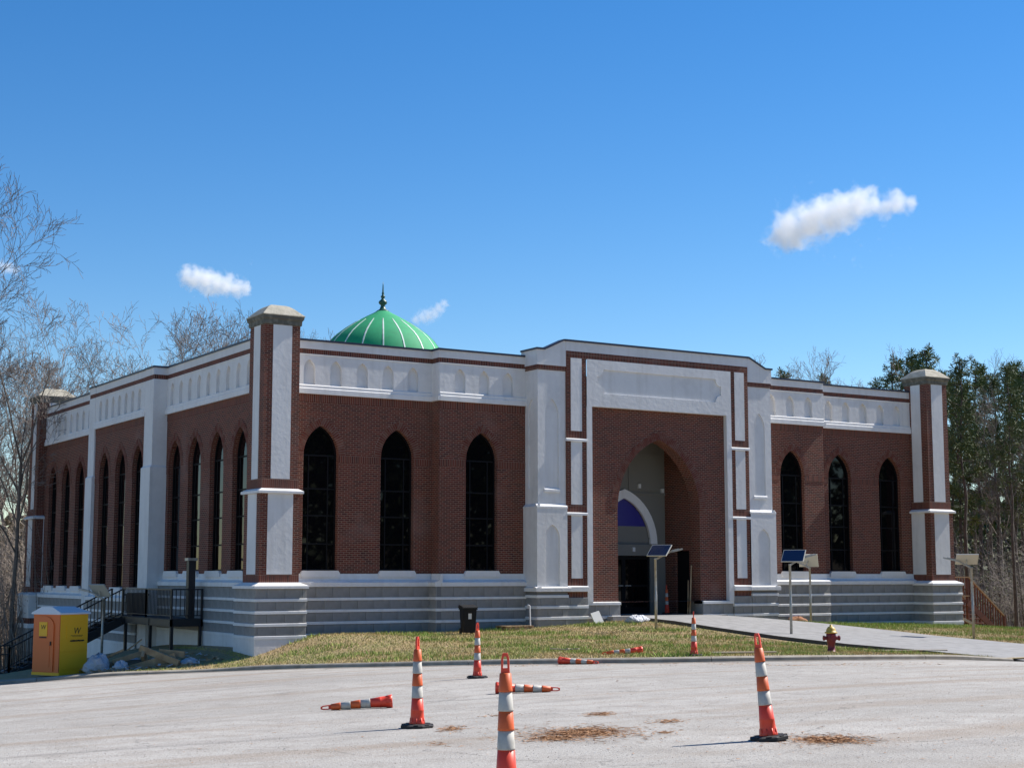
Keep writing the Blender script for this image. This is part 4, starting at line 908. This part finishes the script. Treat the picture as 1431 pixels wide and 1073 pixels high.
for i in range(nst):
    f = (i+.5)/nst; k = MB(); x = DXO+(SX1-DXO)*f; z = DZZ+(SZ1-DZZ)*f; k.box(x-.15, x+.15, 10.48, 11.72, z-.04, z); k.build('tread', 'deck', t)
k = MB(); k.box(-2.45, -2.35, 10.40, 10.5, lawn_z(-2.4, 10.4)-.1, -2.2); k.build('post', 'iron', t)
railing((SX1, 10.45, SZ1), (-8.2, 10.7, -3.75), h=1.05); railing((-8.2, 10.7, -3.75), (-12.5, 11.1, -3.95), h=1.05)
k = MB(); k.beam((SX1, 10.42, SZ1+.75), (-12.5, 11.07, -3.25), .05, .05); k.build('top_rail', 'iron', t)
# post lamp on the landing, bin on the landing
t2 = thing('square_post', 'dark square post with a flat grey cap standing on the landing', 'post', (-.3, 5.35, DZZ))
k = MB(); k.box(-.12, .12, -.12, .12, 0, 1.95); k.build('shaft', 'iron', t2); k = MB(); k.box(-.17, .17, -.17, .17, 1.95, 2.04); k.build('cap', 'metal', t2)
t2 = thing('rubbish_bin', 'dark navy rubbish bin standing on the black metal landing', 'bin', (-.6, 10.1, DZZ), R(4))
k = MB(); k.add([(x*w_, y*w_, z) for z, w_ in ((0, .25), (.72, .31)) for x, y in ((-1, -1), (1, -1), (1, 1), (-1, 1))], [(0, 3, 2, 1), (4, 5, 6, 7), (0, 1, 5, 4), (1, 2, 6, 5), (2, 3, 7, 6), (3, 0, 4, 7)]); k.build('body', 'binnavy', t2)
k = MB(); k.box(-.34, .34, -.34, .34, .72, .79); k.box(-.28, .28, -.28, .28, .79, .82); k.build('lid', 'binnavy', t2)
# building rubble by the kerb: timbers, sheets and sacks
tim = [((170, 938), (245, 917), .30, .10, 'thick wide timber slanting up the front of the rubble heap'), (( 158, 925), (205, 910), .20, .16, 'dark plank on the back of the rubble heap behind the thick timber'), ((196, 905), (250, 926), .24, .18, 'long plank slanting down from the top of the rubble heap'),
       ((222, 910), (258, 914), .22, .20, 'pale plank lying beneath the landing'), ((178, 908), (198, 893), .05, .25, 'thin stick poking up from the rubble heap'), ((150, 918), (172, 908), .08, .2, 'short stick on top of the rubble heap'),
       ((205, 932), (262, 930), .18, .05, 'flat plank at the kerb end of the rubble heap'), ((200, 912), (206, 936), .35, .12, 'broad dark board standing on edge in the rubble heap')]
for i, (pa, pb, wd, dp, lab) in enumerate(tim):
    D = 46.9+dp*3; A_ = Vector(at_depth(*pa, D)); B_ = Vector(at_depth(*pb, D+.6*math.sin(i*2.1)))
    k = MB(); k.beam(A_, B_, .10 if wd > .1 else .04, wd*.8); o = k.build('timber', 'wood'); tag(o, lab, 'timber', 'loose timbers in the rubble heap')
q_ = at_depth(205, 935, 48.2); lump('earth_heap', 'low heap of earth and scraps under the loose timbers', (q_[0], q_[1], lawn_z(q_[0], q_[1])-.12), .7, 'dirt', 'earth', 41, (1.9, 1.1, .22), 18)
for i, (x, y, r_, lab) in enumerate(((-4.55, 1.55, .33, 'large crumpled white plastic sheet beside the yellow toilet side'), (-4.05, 1.0, .19, 'white plastic sack at the kerb end of the rubble heap'), (-3.2, 2.7, .3, 'white plastic bag behind the rubble planks'), (-2.0, .6, .22, 'small pale bag on the shaded ground near the tower foot'))):
    lump('plastic_sack', lab, (x, y, lawn_z(x, y)-.03), r_, 'plastic', 'sack', 20+i, (1.2, .9, 1.0 if i < 2 else .6), 18)
k = MB()
for i in range(260):
    x = rng.uniform(-4.9, -1.0); y = rng.uniform(.3, 3.2); z = lawn_z(x, y)+.02; a = rng.uniform(0, 3.1); l_ = rng.uniform(.06, .3)
    k.beam((x, y, z+rng.uniform(0, .06)), (x+l_*math.cos(a), y+l_*math.sin(a), z+rng.uniform(0, .1)), rng.uniform(.02, .09), .015, rng.choice((0, 0, 1, 2)))
tag(k.build('rubble', ['wood', 'plastic', 'leaf']), 'loose scraps of wood and plastic round the timbers', 'rubble', kind='stuff')

# ================================================================== red wooden stairs beyond the tower by the wooden stairs
t = thing('wooden_stairs', 'red stained wooden stairs with railing beside a corner tower', 'staircase', (33, .5, -2.3)); t.location = (0, 0, 0)
wx0, wy = 31.9, 1.2; zt = -1.05
def wpt(px, py, Y): return at_y(px, py, Y)
k = MB(); k.box(31.6, 33.2, wy, wy+1.4, zt-.15, zt); k.build('landing', 'redwood', t)
for x in (31.65, 32.4, 33.15): k = MB(); k.box(x-.05, x+.05, wy-.02, wy+.08, -3, zt+.95); k.build('post', 'redwood', t)
for z in (zt+.95, zt+.15): k = MB(); k.beam((31.6, wy, z), (33.2, wy, z), .09, .05); k.build('rail', 'railwood', t)
for i in range(10): k = MB(); x = 31.7+i*.15; k.box(x-.02, x+.02, wy-.02, wy+.02, zt+.15, zt+.93); k.build('baluster', 'redwood', t)
ex, ez = 35.4, -2.75
for y in (wy, wy+1.35):
    k = MB(); k.beam((33.2, y, zt+.95), (ex, y, ez+.95), .1, .06); k.build('rail', 'railwood', t)
    k = MB(); k.beam((33.1, y, zt-.12), (ex, y, ez-.05), .06, .26); k.build('stringer', 'redwood', t)
    for i in range(14): f = (i+.5)/14; k = MB(); x = 33.2+(ex-33.2)*f; z = zt+(ez-zt)*f; k.box(x-.02, x+.02, y-.02, y+.02, z, z+.93); k.build('baluster', 'redwood', t)
    k = MB(); k.box(ex-.05, ex+.05, y-.05, y+.05, -3.6, ez+1.0); k.build('post', 'redwood', t)
for i in range(9): f = (i+.5)/9; k = MB(); x = 33.2+(ex-33.2)*f; z = zt+(ez-zt)*f; k.box(x-.14, x+.14, wy+.03, wy+1.32, z-.04, z); k.build('tread', 'redwood', t)
k = MB(); k.beam((31.6, wy-.5, -1.6), (34.1, wy-.6, -2.6), .06, .1); k.build('pale_rail', 'leafpale', t)

# ================================================================== trees
def bare_tree(seed, H=14., spread=.5, fork=.35, twig_lv=5, r0=.2):
    """bare deciduous tree: tapered trunk with limbs, and a crown of fine twigs"""
    g = random.Random(seed); T = MB(); C = MB()
    def rod(mb, p, q, a, b, n):
        p = Vector(p); q = Vector(q); z = (q-p).normalized(); u = z.orthogonal().normalized(); v = z.cross(u)
        cs = [(math.cos(2*math.pi*i/n), math.sin(2*math.pi*i/n)) for i in range(n)]
        mb.v += [tuple(p+(u*c+v*s_)*a) for c, s_ in cs]+[tuple(q+(u*c+v*s_)*b) for c, s_ in cs]; k = len(mb.v)-2*n
        mb.f += [(k+i, k+(i+1) % n, k+n+(i+1) % n, k+n+i) for i in range(n)]; mb.m += [0]*n
    def grow(p, d, L, r, lv):
        n = (4 if lv < 3 else 3) if lv > 0 else 7; p = Vector(p); d = Vector(d)
        for i in range(n):
            q = p+d*L/n; rr = max(r*(1-.55/n), rmin); mb = T if lv < 2 else C
            rod(mb, p, q, r, rr, 7 if lv < 1 else 5 if lv < 2 else 3)
            p, r = q, rr
            wob = (.05, .20, .30, .38, .45, .5)[lv]
            d = (d+Vector((g.uniform(-1, 1), g.uniform(-1, 1), g.uniform(-.5, .6)))*wob).normalized()
            if lv < twig_lv and (i >= n*fork if lv == 0 else i >= 1 or lv > 2):
                for _ in range(g.choice((1, 2)) if lv == 0 else 1):
                    a = g.uniform(0, 6.283); u = d.orthogonal().normalized(); u = u*math.cos(a)+d.cross(u)*math.sin(a); s_ = g.uniform(.7, 1.25)*spread*1.9
                    nd = (d+u*s_+Vector((0, 0, .18))).normalized(); f = 1-.45*i/n if lv == 0 else 1
                    grow(p, nd, L*g.uniform(.40, .62)*f, max(r*g.uniform(.40, .6), rmin), lv+1)
        if lv < twig_lv:
            for _ in range(2 if lv < 3 else 1):
                a = g.uniform(0, 6.283); u = d.orthogonal().normalized(); u = u*math.cos(a)+d.cross(u)*math.sin(a)
                grow(p, (d+u*.45).normalized(), L*g.uniform(.42, .58), max(r*.7, rmin), lv+1)
    rmin = .008
    grow((0, 0, -.3), (g.uniform(-.05, .05), g.uniform(-.05, .05), 1), H*.62, r0, 0)
    z = max(v[2] for v in C.v)
    return T, C, z
def pine(seed, H=17., bare=.45, cw=2.6, nb=70):
    g = random.Random(seed); T = MB(); C = MB(); p = Vector((0, 0, -.3)); r = .2; n = 8; ax = []
    for i in range(n):
        q = Vector((g.uniform(-.12, .12)*i*.3, g.uniform(-.12, .12)*i*.3, H*(i+1)/n)); T.tube(p, q, r, r*.82, 7, caps=False); ax.append((p, q)); p, r = q, r*.82
    def clump(c, s_):
        for _ in range(36):
            d = Vector((g.gauss(0, 1), g.gauss(0, 1), g.gauss(.35, .9))).normalized(); u = d.orthogonal().normalized(); u = u*math.cos(g.uniform(0, 6))+d.cross(u)*math.sin(g.uniform(0, 6)); o = c+d*s_*g.uniform(.0, .35); e = c+d*s_*g.uniform(.7, 1.15)
            w_ = s_*.075; k = len(C.v); C.v += [tuple(o-u*w_*.5), tuple(o+u*w_*.5), tuple(e+u*w_*.8), tuple(e-u*w_*.8)]; C.f.append((k, k+1, k+2, k+3)); C.m.append(0)
    for i in range(nb):
        f = bare+(1-bare)*(i/nb)**.85; z = H*f; k = min(n-1, int(f*n)); c = ax[k][0].lerp(ax[k][1], f*n-k); a = g.uniform(0, 6.283)
        ln = cw*(1.05-((f-bare)/(1-bare))**1.4*.85)*g.uniform(.45, 1.1)*(1 if f > bare+.06 else .6); d = Vector((math.cos(a), math.sin(a), g.uniform(-.05, .5))).normalized(); e = c+d*ln
        T.tube(c, e, .035, .012, 4, caps=False)
        m_ = max(2, int(ln/.33))
        for j in range(m_): clump(c.lerp(e, max(.2, 1-j*.32/ln))+Vector((g.uniform(-.3, .3), g.uniform(-.3, .3), g.uniform(-.1, .3))), g.uniform(.24, .46))
    for i in range(int(nb*.12)):      # dead snags on the bare bole
        z = H*g.uniform(.15, bare); a = g.uniform(0, 6.28); T.tube((0, 0, z), (math.cos(a)*g.uniform(.4, 1.3), math.sin(a)*g.uniform(.4, 1.3), z+g.uniform(-.1, .3)), .02, .006, 3, caps=False)
    return T, C, H
TREES = {}
def proto(key, gen, mt, mc):
    T, C, h = gen; TREES[key] = (T.mesh('trunk', mt, True), C.mesh('crown', mc), h)
proto('bareA', bare_tree(3, 15, .52, .35, 5, .13), 'bark', 'twig'); proto('bareB', bare_tree(8, 15, .42, .5, 5, .15), 'bark2', 'twig2'); proto('bareC', bare_tree(21, 15, .5, .4, 5, .14), 'bark', 'twig'); proto('bareD', bare_tree(33, 15, .38, .55, 5, .14), 'bark2', 'twig2')
proto('pineA', pine(2, 17, .45, 2.6, 58), 'pinebark', 'needle'); proto('pineB', pine(5, 18, .55, 2.1, 48), 'pinebark', 'needle2'); proto('pineC', pine(9, 16, .38, 2.3, 62), 'pinebark', 'needle')
def tree(key, px, D, top, label, group, rz=None, wide=1., cat='tree', base=None):
    """stand a tree at picture column px and depth D, tall enough to reach row top"""
    p = at_depth(px, 800, D); z0 = float(lawn_T([(p[0], p[1])])[0]) if base is None else base; zt = at_depth(px, top, D)[2]
    tm, cm, h = TREES[key]; s_ = (zt-z0)/h
    o = tag(link('pine_tree' if 'pine' in key else 'bare_tree', None, None, (p[0], p[1], z0), (0, 0, rng.uniform(0, 6.28) if rz is None else rz)), label, cat, group)
    o.scale = (s_*wide, s_*wide, s_); link('trunk', tm, o); link('crown', cm, o); return o
GL, GBk, GP, GR = 'bare trees left of the building', 'bare trees rising behind the roof by the dome', 'pines beside and behind the right tower', 'bare trees at the right behind the roof'
tree('bareA', 20, 71, 360, 'big dark bare tree with forked trunk by the corner tower behind the toilet', GL, R(70), .9)
tree('bareC', -104, 74, 195, 'tallest bare tree, towering over the wood behind the toilet', GL, R(20), .8)
for key, px, D, top in (('bareB', 66, 84, 470), ('bareD', 105, 92, 505), ('bareB', 148, 98, 482), ('bareD', 40, 78, 500), ('bareB', 5, 80, 440), ('bareD', 88, 100, 490), ('bareB', -15, 78, 480), ('bareD', 22, 92, 470)):
    tree(key, px, D, top, 'slender pale bare tree in the wood past the corner tower behind the toilet', GL)
for key, px, D, top in (('bareC', 218, 92, 392), ('bareB', 250, 96, 420), ('bareD', 283, 94, 432), ('bareD', 345, 99, 440), ('bareB', 405, 98, 448), ('bareD', 178, 98, 470), ('bareD', 432, 100, 462)):
    tree(key, px, D, top, 'bare tree showing above the roof between the dome and the toilet side', GBk)
for key, px, D, top in (('bareD', 1150, 104, 474), ('bareB', 1188, 102, 478), ('bareC', 1228, 104, 496), ('bareD', 1128, 108, 486)):
    tree(key, px, D, top, 'bare tree showing above the roof near the tower by the wooden stairs', GR)
for key, px, D, top, lab in (('bareB', 1400, 96, 484, 'bare tree whose fine crown tops the pines beyond the tower by the wooden stairs'), ('bareC', 1362, 100, 500, 'bare tree half hidden behind the pines next to the tower by the wooden stairs'), ('bareA', 1428, 82, 520, 'dark bare tree in front of the pines beyond the wooden stairs'), ('bareC', 1383, 84, 600, 'low bare tree over the wooden stairs')):
    tree(key, px, D, top, lab, GR, wide=.75)
for key, px, D, top in (('pineA', 1095, 110, 519), ('pineB', 1160, 108, 528), ('pineA', 1255, 102, 500), ('pineB', 1283, 98, 494), ('pineA', 1308, 95, 484)):
    tree(key, px, D, top, 'pine showing above the roof beside the tower cap by the wooden stairs', GP)
for key, px, D, top in (('pineC', 1344, 84, 520), ('pineA', 1372, 90, 508), ('pineB', 1398, 86, 528), ('pineC', 1421, 92, 508), ('pineA', 1445, 84, 515), ('pineB', 1336, 96, 530), ('pineB', 1386, 100, 522), ('pineB', 1430, 104, 512), ('pineC', 1475, 90, 505)):
    tree(key, px, D, top, 'dark pine in the dense stand beyond the tower by the wooden stairs', GP)
tree('bareC', 372, 96, 402, 'bare tree rising right behind the tower cap next to the metal landing', GBk)
tree('pineB', 1352, 74, 500, 'pine with long bare trunk standing nearest the wooden stairs', GP)
tree('pineB', 1418, 72, 512, 'tall straight pine at the edge of the wood past the wooden stairs', GP, wide=.8)
# thickets too dense to count
def thicket(name, label, pts, m1, m2, seed, hs, leaf=.0, stems=5):
    g = np.random.default_rng(seed); V = []; F = []; MI = []
    for (x, y, z) in pts:
        for _ in range(stems):
            a = g.uniform(0, 6.28); l_ = g.uniform(.4, 1)*hs; bx, by = x+g.normal(0, .7), y+g.normal(0, .7); tx, ty = bx+g.normal(0, .18)*l_, by+g.normal(0, .18)*l_; w_ = .012+.022*g.random()
            k = len(V); V += [(bx-w_, by, z-.3), (bx+w_, by, z-.3), (bx, by+w_, z-.3), (tx, ty, z+l_)]; F += [(k, k+1, k+3), (k+1, k+2, k+3), (k+2, k, k+3)]; MI += [0, 0, 0]
            for _ in range(7):
                f = g.uniform(.25, .95); c = np.array([bx+(tx-bx)*f, by+(ty-by)*f, z+l_*f]); d = np.array([g.normal(), g.normal(), abs(g.normal())*.8+.2]); d /= np.linalg.norm(d); e = c+d*l_*g.uniform(.12, .3); u = np.array([.008, .006, .004])
                k = len(V); V += [tuple(c-u), tuple(c+u), tuple(e)]; F.append((k, k+1, k+2)); MI.append(0)
            for _ in range(int(leaf)):
                c = np.array([bx+g.normal(0, .4), by+g.normal(0, .4), z+l_*g.uniform(.05, 1.)]); d = g.normal(size=3); d /= np.linalg.norm(d); u = np.cross(d, [0, 0, 1.]); s_ = g.uniform(.05, .13)
                k = len(V); V += [tuple(c-u*s_*.5), tuple(c+d*s_*.6), tuple(c+u*s_*.5), tuple(c-d*s_*.6)]; F.append((k, k+1, k+2, k+3)); MI.append(1)
    me = bpy.data.meshes.new(name); me.from_pydata(V, [], F); me.materials.append(M[m1]); me.materials.append(M[m2]); me.polygons.foreach_set('material_index', MI)
    return tag(link(name, me), label, 'thicket', kind='stuff')
def pts_px(n, x0, x1, d0, d1, seed):
    g = np.random.default_rng(seed); L = []
    for _ in range(n):
        p = at_depth(g.uniform(x0, x1), 800, g.uniform(d0, d1)); L.append((p[0], p[1], float(lawn_T([(p[0], p[1])])[0])))
    return L
thicket('thicket', 'tan tangle of bare brush and saplings past the corner tower behind the toilet', pts_px(520, -60, 140, 70, 110, 1), 'twig2', 'brush', 4, 8.5, 9, 5)
thicket('thicket', 'dense dark brush under the pines beyond the tower by the wooden stairs', pts_px(330, 1325, 1500, 76, 115, 2), 'twig', 'shrub', 5, 5.5, 12, 5)
thicket('thicket', 'brush growing behind the building', pts_px(120, 150, 460, 95, 115, 3), 'twig2', 'brush', 6, 9, 4, 4)
def far_wood(name, label, n, region, seed, hmin, hmax, m1='pinebark', m2='needle2', leaf=1.):
    """a far wood read as one mass"""
    g = np.random.default_rng(seed); V = []; F = []; MI = []
    for _ in range(n):
        x, y = region(g); z = -3.0 if y < 0 else float(lawn_T([(x, y)])[0]); h = g.uniform(hmin, hmax); r = .16
        k = len(V); V += [(x+r*math.cos(a), y+r*math.sin(a), z-1) for a in (0, 2.1, 4.2)]+[(x, y, z+h)]; F += [(k, k+1, k+3), (k+1, k+2, k+3), (k+2, k, k+3)]; MI += [0]*3
        for _ in range(150):
            f = g.uniform(.12, 1)**.8; c = np.array([x, y, z+h*f])+g.normal(size=3)*np.array([1.5, 1.5, .5])*(1.25-f); d = g.normal(size=3); d /= np.linalg.norm(d); u = np.cross(d, g.normal(size=3)); u /= np.linalg.norm(u)+1e-6; s_ = g.uniform(.3, .75)*leaf
            k = len(V); V += [tuple(c-u*s_*.5), tuple(c+d*s_*.5), tuple(c+u*s_*.5), tuple(c-d*s_*.5)]; F.append((k, k+1, k+2, k+3)); MI.append(1)
    me = bpy.data.meshes.new(name); me.from_pydata(V, [], F); me.materials.append(M[m1]); me.materials.append(M[m2]); me.polygons.foreach_set('material_index', MI)
    return tag(link(name, me), label, 'wood', kind='stuff')
far_wood('woodland', 'dark wood across the car park, reflected in the tall windows', 260, lambda g: (g.uniform(0, 170), -70-g.uniform(0, 22)), 3, 17, 25, leaf=1.9)
far_wood('woodland', 'distant dark wood beyond the pines', 110, lambda g: tuple(at_depth(g.uniform(1300, 1560), 800, g.uniform(110, 150))[:2]), 4, 8, 13)
far_wood('woodland', 'distant brown wood beyond the bare trees', 150, lambda g: tuple(at_depth(g.uniform(-260, 150), 800, g.uniform(112, 150))[:2]), 5, 7, 13, 'bark2', 'brush')

# ================================================================== grass and litter
def blades(name, label, n, seed, mat_, hmin, hmax, accept, box_, fz, wide=.012):
    g = np.random.default_rng(seed); x = g.uniform(box_[0], box_[1], n); y = g.uniform(box_[2], box_[3], n); ok = accept(x, y); x, y = x[ok], y[ok]
    z = np.concatenate([fz(np.c_[x[i:i+20000], y[i:i+20000]]) for i in range(0, len(x), 20000)]); n = len(x); h = g.uniform(hmin, hmax, n); a = g.uniform(0, 6.283, n); w_ = wide*g.uniform(.6, 1.5, n); lx, ly = g.normal(0, .45, n)*h, g.normal(0, .45, n)*h
    V = np.empty((n, 3, 3)); V[:, 0] = np.c_[x-w_*np.cos(a), y-w_*np.sin(a), z-.01]; V[:, 1] = np.c_[x+w_*np.cos(a), y+w_*np.sin(a), z-.01]; V[:, 2] = np.c_[x+lx, y+ly, z+h]
    me = bpy.data.meshes.new(name); me.vertices.add(3*n); me.vertices.foreach_set('co', V.ravel()); me.loops.add(3*n); me.loops.foreach_set('vertex_index', np.arange(3*n)); me.polygons.add(n); me.polygons.foreach_set('loop_start', np.arange(0, 3*n, 3)); me.polygons.foreach_set('loop_total', np.full(n, 3)); me.materials.append(M[mat_]); me.update(); me.validate()
    return tag(link(name, me), label, 'grass', kind='stuff')
KX, KY = KL[:, 0], KL[:, 1]
def behind_kerb(x, y):
    yk = np.interp(x, np.maximum.accumulate(KX), KY); ok = y > yk+.12
    ok &= ~((x > 13.85) & (x < 21.7) & (y > -17.5) & (y < 0) & ~((x > 18) & (y > -2.4) & (x < 22)))      # walkway
    yw = np.where(x < 1.5, -.3, np.where(x < 6.4, .78, np.where(x < 9.9, .26, np.where(x < 21, -.5, np.where(x < 24.4, .26, np.where(x < 29.5, .78, -.3))))))
    return ok & ((y < yw) | (x > 31.3) | (x < -.3)) & ~((x < -.6) & (y > .2) & (y < 24))
blades('grass', 'patchy green and straw coloured lawn grass', 420000, 1, 'blade', .02, .075, behind_kerb, (-8, 40, -17, 6), lawn_T, .010)
M['blade2'] = mat('lush_blade', (.18, .30, .04), .9, noise=(1.5, (.30, .36, .08), .4, .7))
def lush(x, y):
    return behind_kerb(x, y) & (((x > 21) & (y > -3.2)) | ((np.sin(x*1.7)+np.sin(y*2.3+x)) > .75))
blades('grass', 'taller green grass tufts near the walls', 110000, 2, 'blade2', .05, .15, lush, (-1, 38, -16, 3), lawn_T, .012)
def litter(name, label, spots, seed, m, ln, wd):
    """flat needles and leaves lying on the asphalt: (pixel, sx, sy metres, count)"""
    g = np.random.default_rng(seed); V = []; F = []
    for px, py, sx, sy, n in spots:
        c = hit(px, py, road_z, 6, 60)
        q = g.normal(0, .5, (n, 2))*(1+.5*np.sin(g.uniform(0, 6.28, n)))[:, None]
        x = c[0]+RT[0]*q[:, 0]*sx+FW[0]*q[:, 1]*sy; y = c[1]+RT[1]*q[:, 0]*sx+FW[1]*q[:, 1]*sy; z = road_T(np.c_[x, y])+g.uniform(.005, .014, n)
        a = g.uniform(0, 6.28, n); l_ = ln*g.uniform(.5, 1.2, n); w_ = wd*g.uniform(.6, 1.3, n); t_ = g.normal(0, .05, n)*l_
        for i in range(n):
            dx, dy = math.cos(a[i])*l_[i]/2, math.sin(a[i])*l_[i]/2; ex, ey = -math.sin(a[i])*w_[i]/2, math.cos(a[i])*w_[i]/2; k = len(V)
            V += [(x[i]-dx, y[i]-dy, z[i]), (x[i]+ex, y[i]+ey, z[i]+abs(t_[i])), (x[i]+dx, y[i]+dy, z[i]), (x[i]-ex, y[i]-ey, z[i]+abs(t_[i])*.5)]; F.append((k, k+1, k+2, k+3))
    me = bpy.data.meshes.new(name); me.from_pydata(V, [], F); me.materials.append(M[m]); return tag(link(name, me), label, 'leaf litter', kind='stuff')
litter('leaf_litter', 'brown patches of pine straw lying on the asphalt', [(815, 1024, .55, .75, 2600), (775, 1032, .35, .35, 600), (1158, 1034, .38, .45, 1500), (632, 1019, .14, .4, 220), (838, 998, .18, .4, 260), (935, 1008, .2, .4, 160), (930, 1024, .1, .2, 60), (700, 1000, .25, .2, 90), (610, 1040, .2, .3, 40)], 3, 'leaf', .10, .010)
g_ = np.random.default_rng(9); sp = []
for i in range(260): sp.append((g_.uniform(0, 1431), 1073-140*g_.random()**.6, .02, .02, 1))
litter('leaf_litter', 'single dry leaves scattered over the asphalt', sp, 4, 'leaf', .06, .03)
sp = [(g_.uniform(330, 1350), g_.uniform(925, 931), .4, .12, 7) for i in range(110)]
litter('leaf_litter', 'pale and brown leaves drifted along the gutter', sp, 5, 'leafpale', .07, .045); litter('leaf_litter', 'brown leaves drifted along the gutter', sp, 6, 'leaf', .08, .04)

def grit(name, label, n, seed, m, smin, smax):
    """loose stones standing proud of the worn asphalt"""
    g = np.random.default_rng(seed); V = []; F = []
    D = 10.5+(g.random(n)**1.3)*24; px = g.uniform(-40, 1470, n); q = np.array([at_depth(a, 900, b) for a, b in zip(px, D)]); z = road_T(q[:, :2]); sz = g.uniform(smin, smax, n); a = g.uniform(0, 6.28, n)
    yk = np.interp(q[:, 0], np.maximum.accumulate(KX), KY)
    for i in range(n):
        if q[i, 1] > yk[i]-.6: continue
        x, y = q[i, :2]; k = len(V); s_ = sz[i]
        V += [(x+s_*math.cos(a[i]+t_), y+s_*math.sin(a[i]+t_), z[i]-.002) for t_ in (0, 2.2, 4.1)]+[(x, y, z[i]+s_*.9)]; F += [(k, k+1, k+3), (k+1, k+2, k+3), (k+2, k, k+3)]
    me = bpy.data.meshes.new(name); me.from_pydata(V, [], F); me.materials.append(M[m]); return tag(link(name, me), label, 'grit', kind='stuff')
M['gritlight'] = mat('pale_stone', (.62, .60, .57), .7); M['gritdark'] = mat('dark_stone', (.15, .12, .095), .9)
grit('grit', 'pale loose stones speckling the asphalt', 16000, 21, 'gritlight', .003, .007); grit('grit', 'dark loose stones speckling the asphalt', 11000, 22, 'gritdark', .003, .0065)
sp = [(g_.uniform(0, 1431), 1073-125*g_.random()**.6, .03, .03, 1) for i in range(420)]
litter('leaf_litter', 'small brown leaf scraps scattered over the asphalt', sp, 14, 'leaf', .045, .018)

# ================================================================== clouds
def cloud(label, blobs, D, seed, dens, gr='small clouds in the blue sky'):
    """blobs: (px, py, radius px) at depth D, one closed volume with ragged density"""
    cs = [(Vector(at_depth(x, y, D)), r*D/FPX) for x, y, r in blobs]; lo = Vector([min(c[i]-r*1.3 for c, r in cs) for i in range(3)]); hi = Vector([max(c[i]+r*1.3 for c, r in cs) for i in range(3)])
    k = MB(); k.box(lo.x, hi.x, lo.y, hi.y, lo.z, hi.z)
    m = bpy.data.materials.new('cloud_vapour'); m.use_nodes = True; t = m.node_tree; t.nodes.clear(); out = t.nodes.new('ShaderNodeOutputMaterial'); pv = t.nodes.new('ShaderNodeVolumePrincipled'); geo = t.nodes.new('ShaderNodeNewGeometry')
    pv.inputs['Color'].default_value = (1, 1, 1, 1); pv.inputs['Anisotropy'].default_value = .1
    acc = None
    for c, r in cs:
        vm = t.nodes.new('ShaderNodeVectorMath'); vm.operation = 'DISTANCE'; t.links.new(geo.outputs['Position'], vm.inputs[0]); vm.inputs[1].default_value = c
        mr = t.nodes.new('ShaderNodeMapRange'); mr.inputs['From Min'].default_value = 0; mr.inputs['From Max'].default_value = r*1.25; mr.inputs['To Min'].default_value = 1; mr.inputs['To Max'].default_value = 0; t.links.new(vm.outputs['Value'], mr.inputs['Value'])
        if acc is None: acc = mr.outputs[0]
        else:
            mx = t.nodes.new('ShaderNodeMath'); mx.operation = 'MAXIMUM'; t.links.new(acc, mx.inputs[0]); t.links.new(mr.outputs[0], mx.inputs[1]); acc = mx.outputs[0]
    n = t.nodes.new('ShaderNodeTexNoise'); n.inputs['Scale'].default_value = 1.0/(cs[0][1]*.75); n.inputs['Detail'].default_value = 6; n.inputs['Roughness'].default_value = .62; t.links.new(geo.outputs['Position'], n.inputs['Vector'])
    s1 = t.nodes.new('ShaderNodeMath'); s1.operation = 'MULTIPLY_ADD'; t.links.new(n.outputs['Fac'], s1.inputs[0]); s1.inputs[1].default_value = 1.7; s1.inputs[2].default_value = -1.15
    ad = t.nodes.new('ShaderNodeMath'); ad.operation = 'ADD'; t.links.new(acc, ad.inputs[0]); t.links.new(s1.outputs[0], ad.inputs[1])
    mr = t.nodes.new('ShaderNodeMapRange'); mr.inputs['From Min'].default_value = .0; mr.inputs['From Max'].default_value = .45; mr.inputs['To Min'].default_value = 0; mr.inputs['To Max'].default_value = dens; t.links.new(ad.outputs[0], mr.inputs['Value'])
    t.links.new(mr.outputs[0], pv.inputs['Density']); t.links.new(pv.outputs[0], out.inputs['Volume'])
    o = k.build('cloud', m); return tag(o, label, 'cloud', gr)
CD = 900
cloud('largest ragged white cloud, high above the roof', [(1092, 332, 26), (1110, 320, 36), (1132, 312, 38), (1155, 302, 36), (1180, 294, 34), (1203, 284, 30), (1220, 284, 20), (1238, 290, 19), (1256, 285, 22), (1273, 284, 15)], CD, 1, .12)
cloud('small flat white cloud above the bare trees behind the roof', [(262, 386, 17), (275, 390, 21), (289, 394, 22), (303, 397, 21), (317, 399, 19), (331, 401, 17), (342, 403, 12)], CD, 2, .16)
cloud('thin wisp of cloud beside the dome finial', [(582, 447, 9), (590, 444, 12), (599, 441, 13), (607, 437, 12), (614, 431, 11), (620, 425, 9)], CD, 3, .10)
cloud('faint shred of cloud behind the tallest bare tree', [(2, 372, 10), (10, 374, 13), (20, 378, 10)], CD, 4, .10)
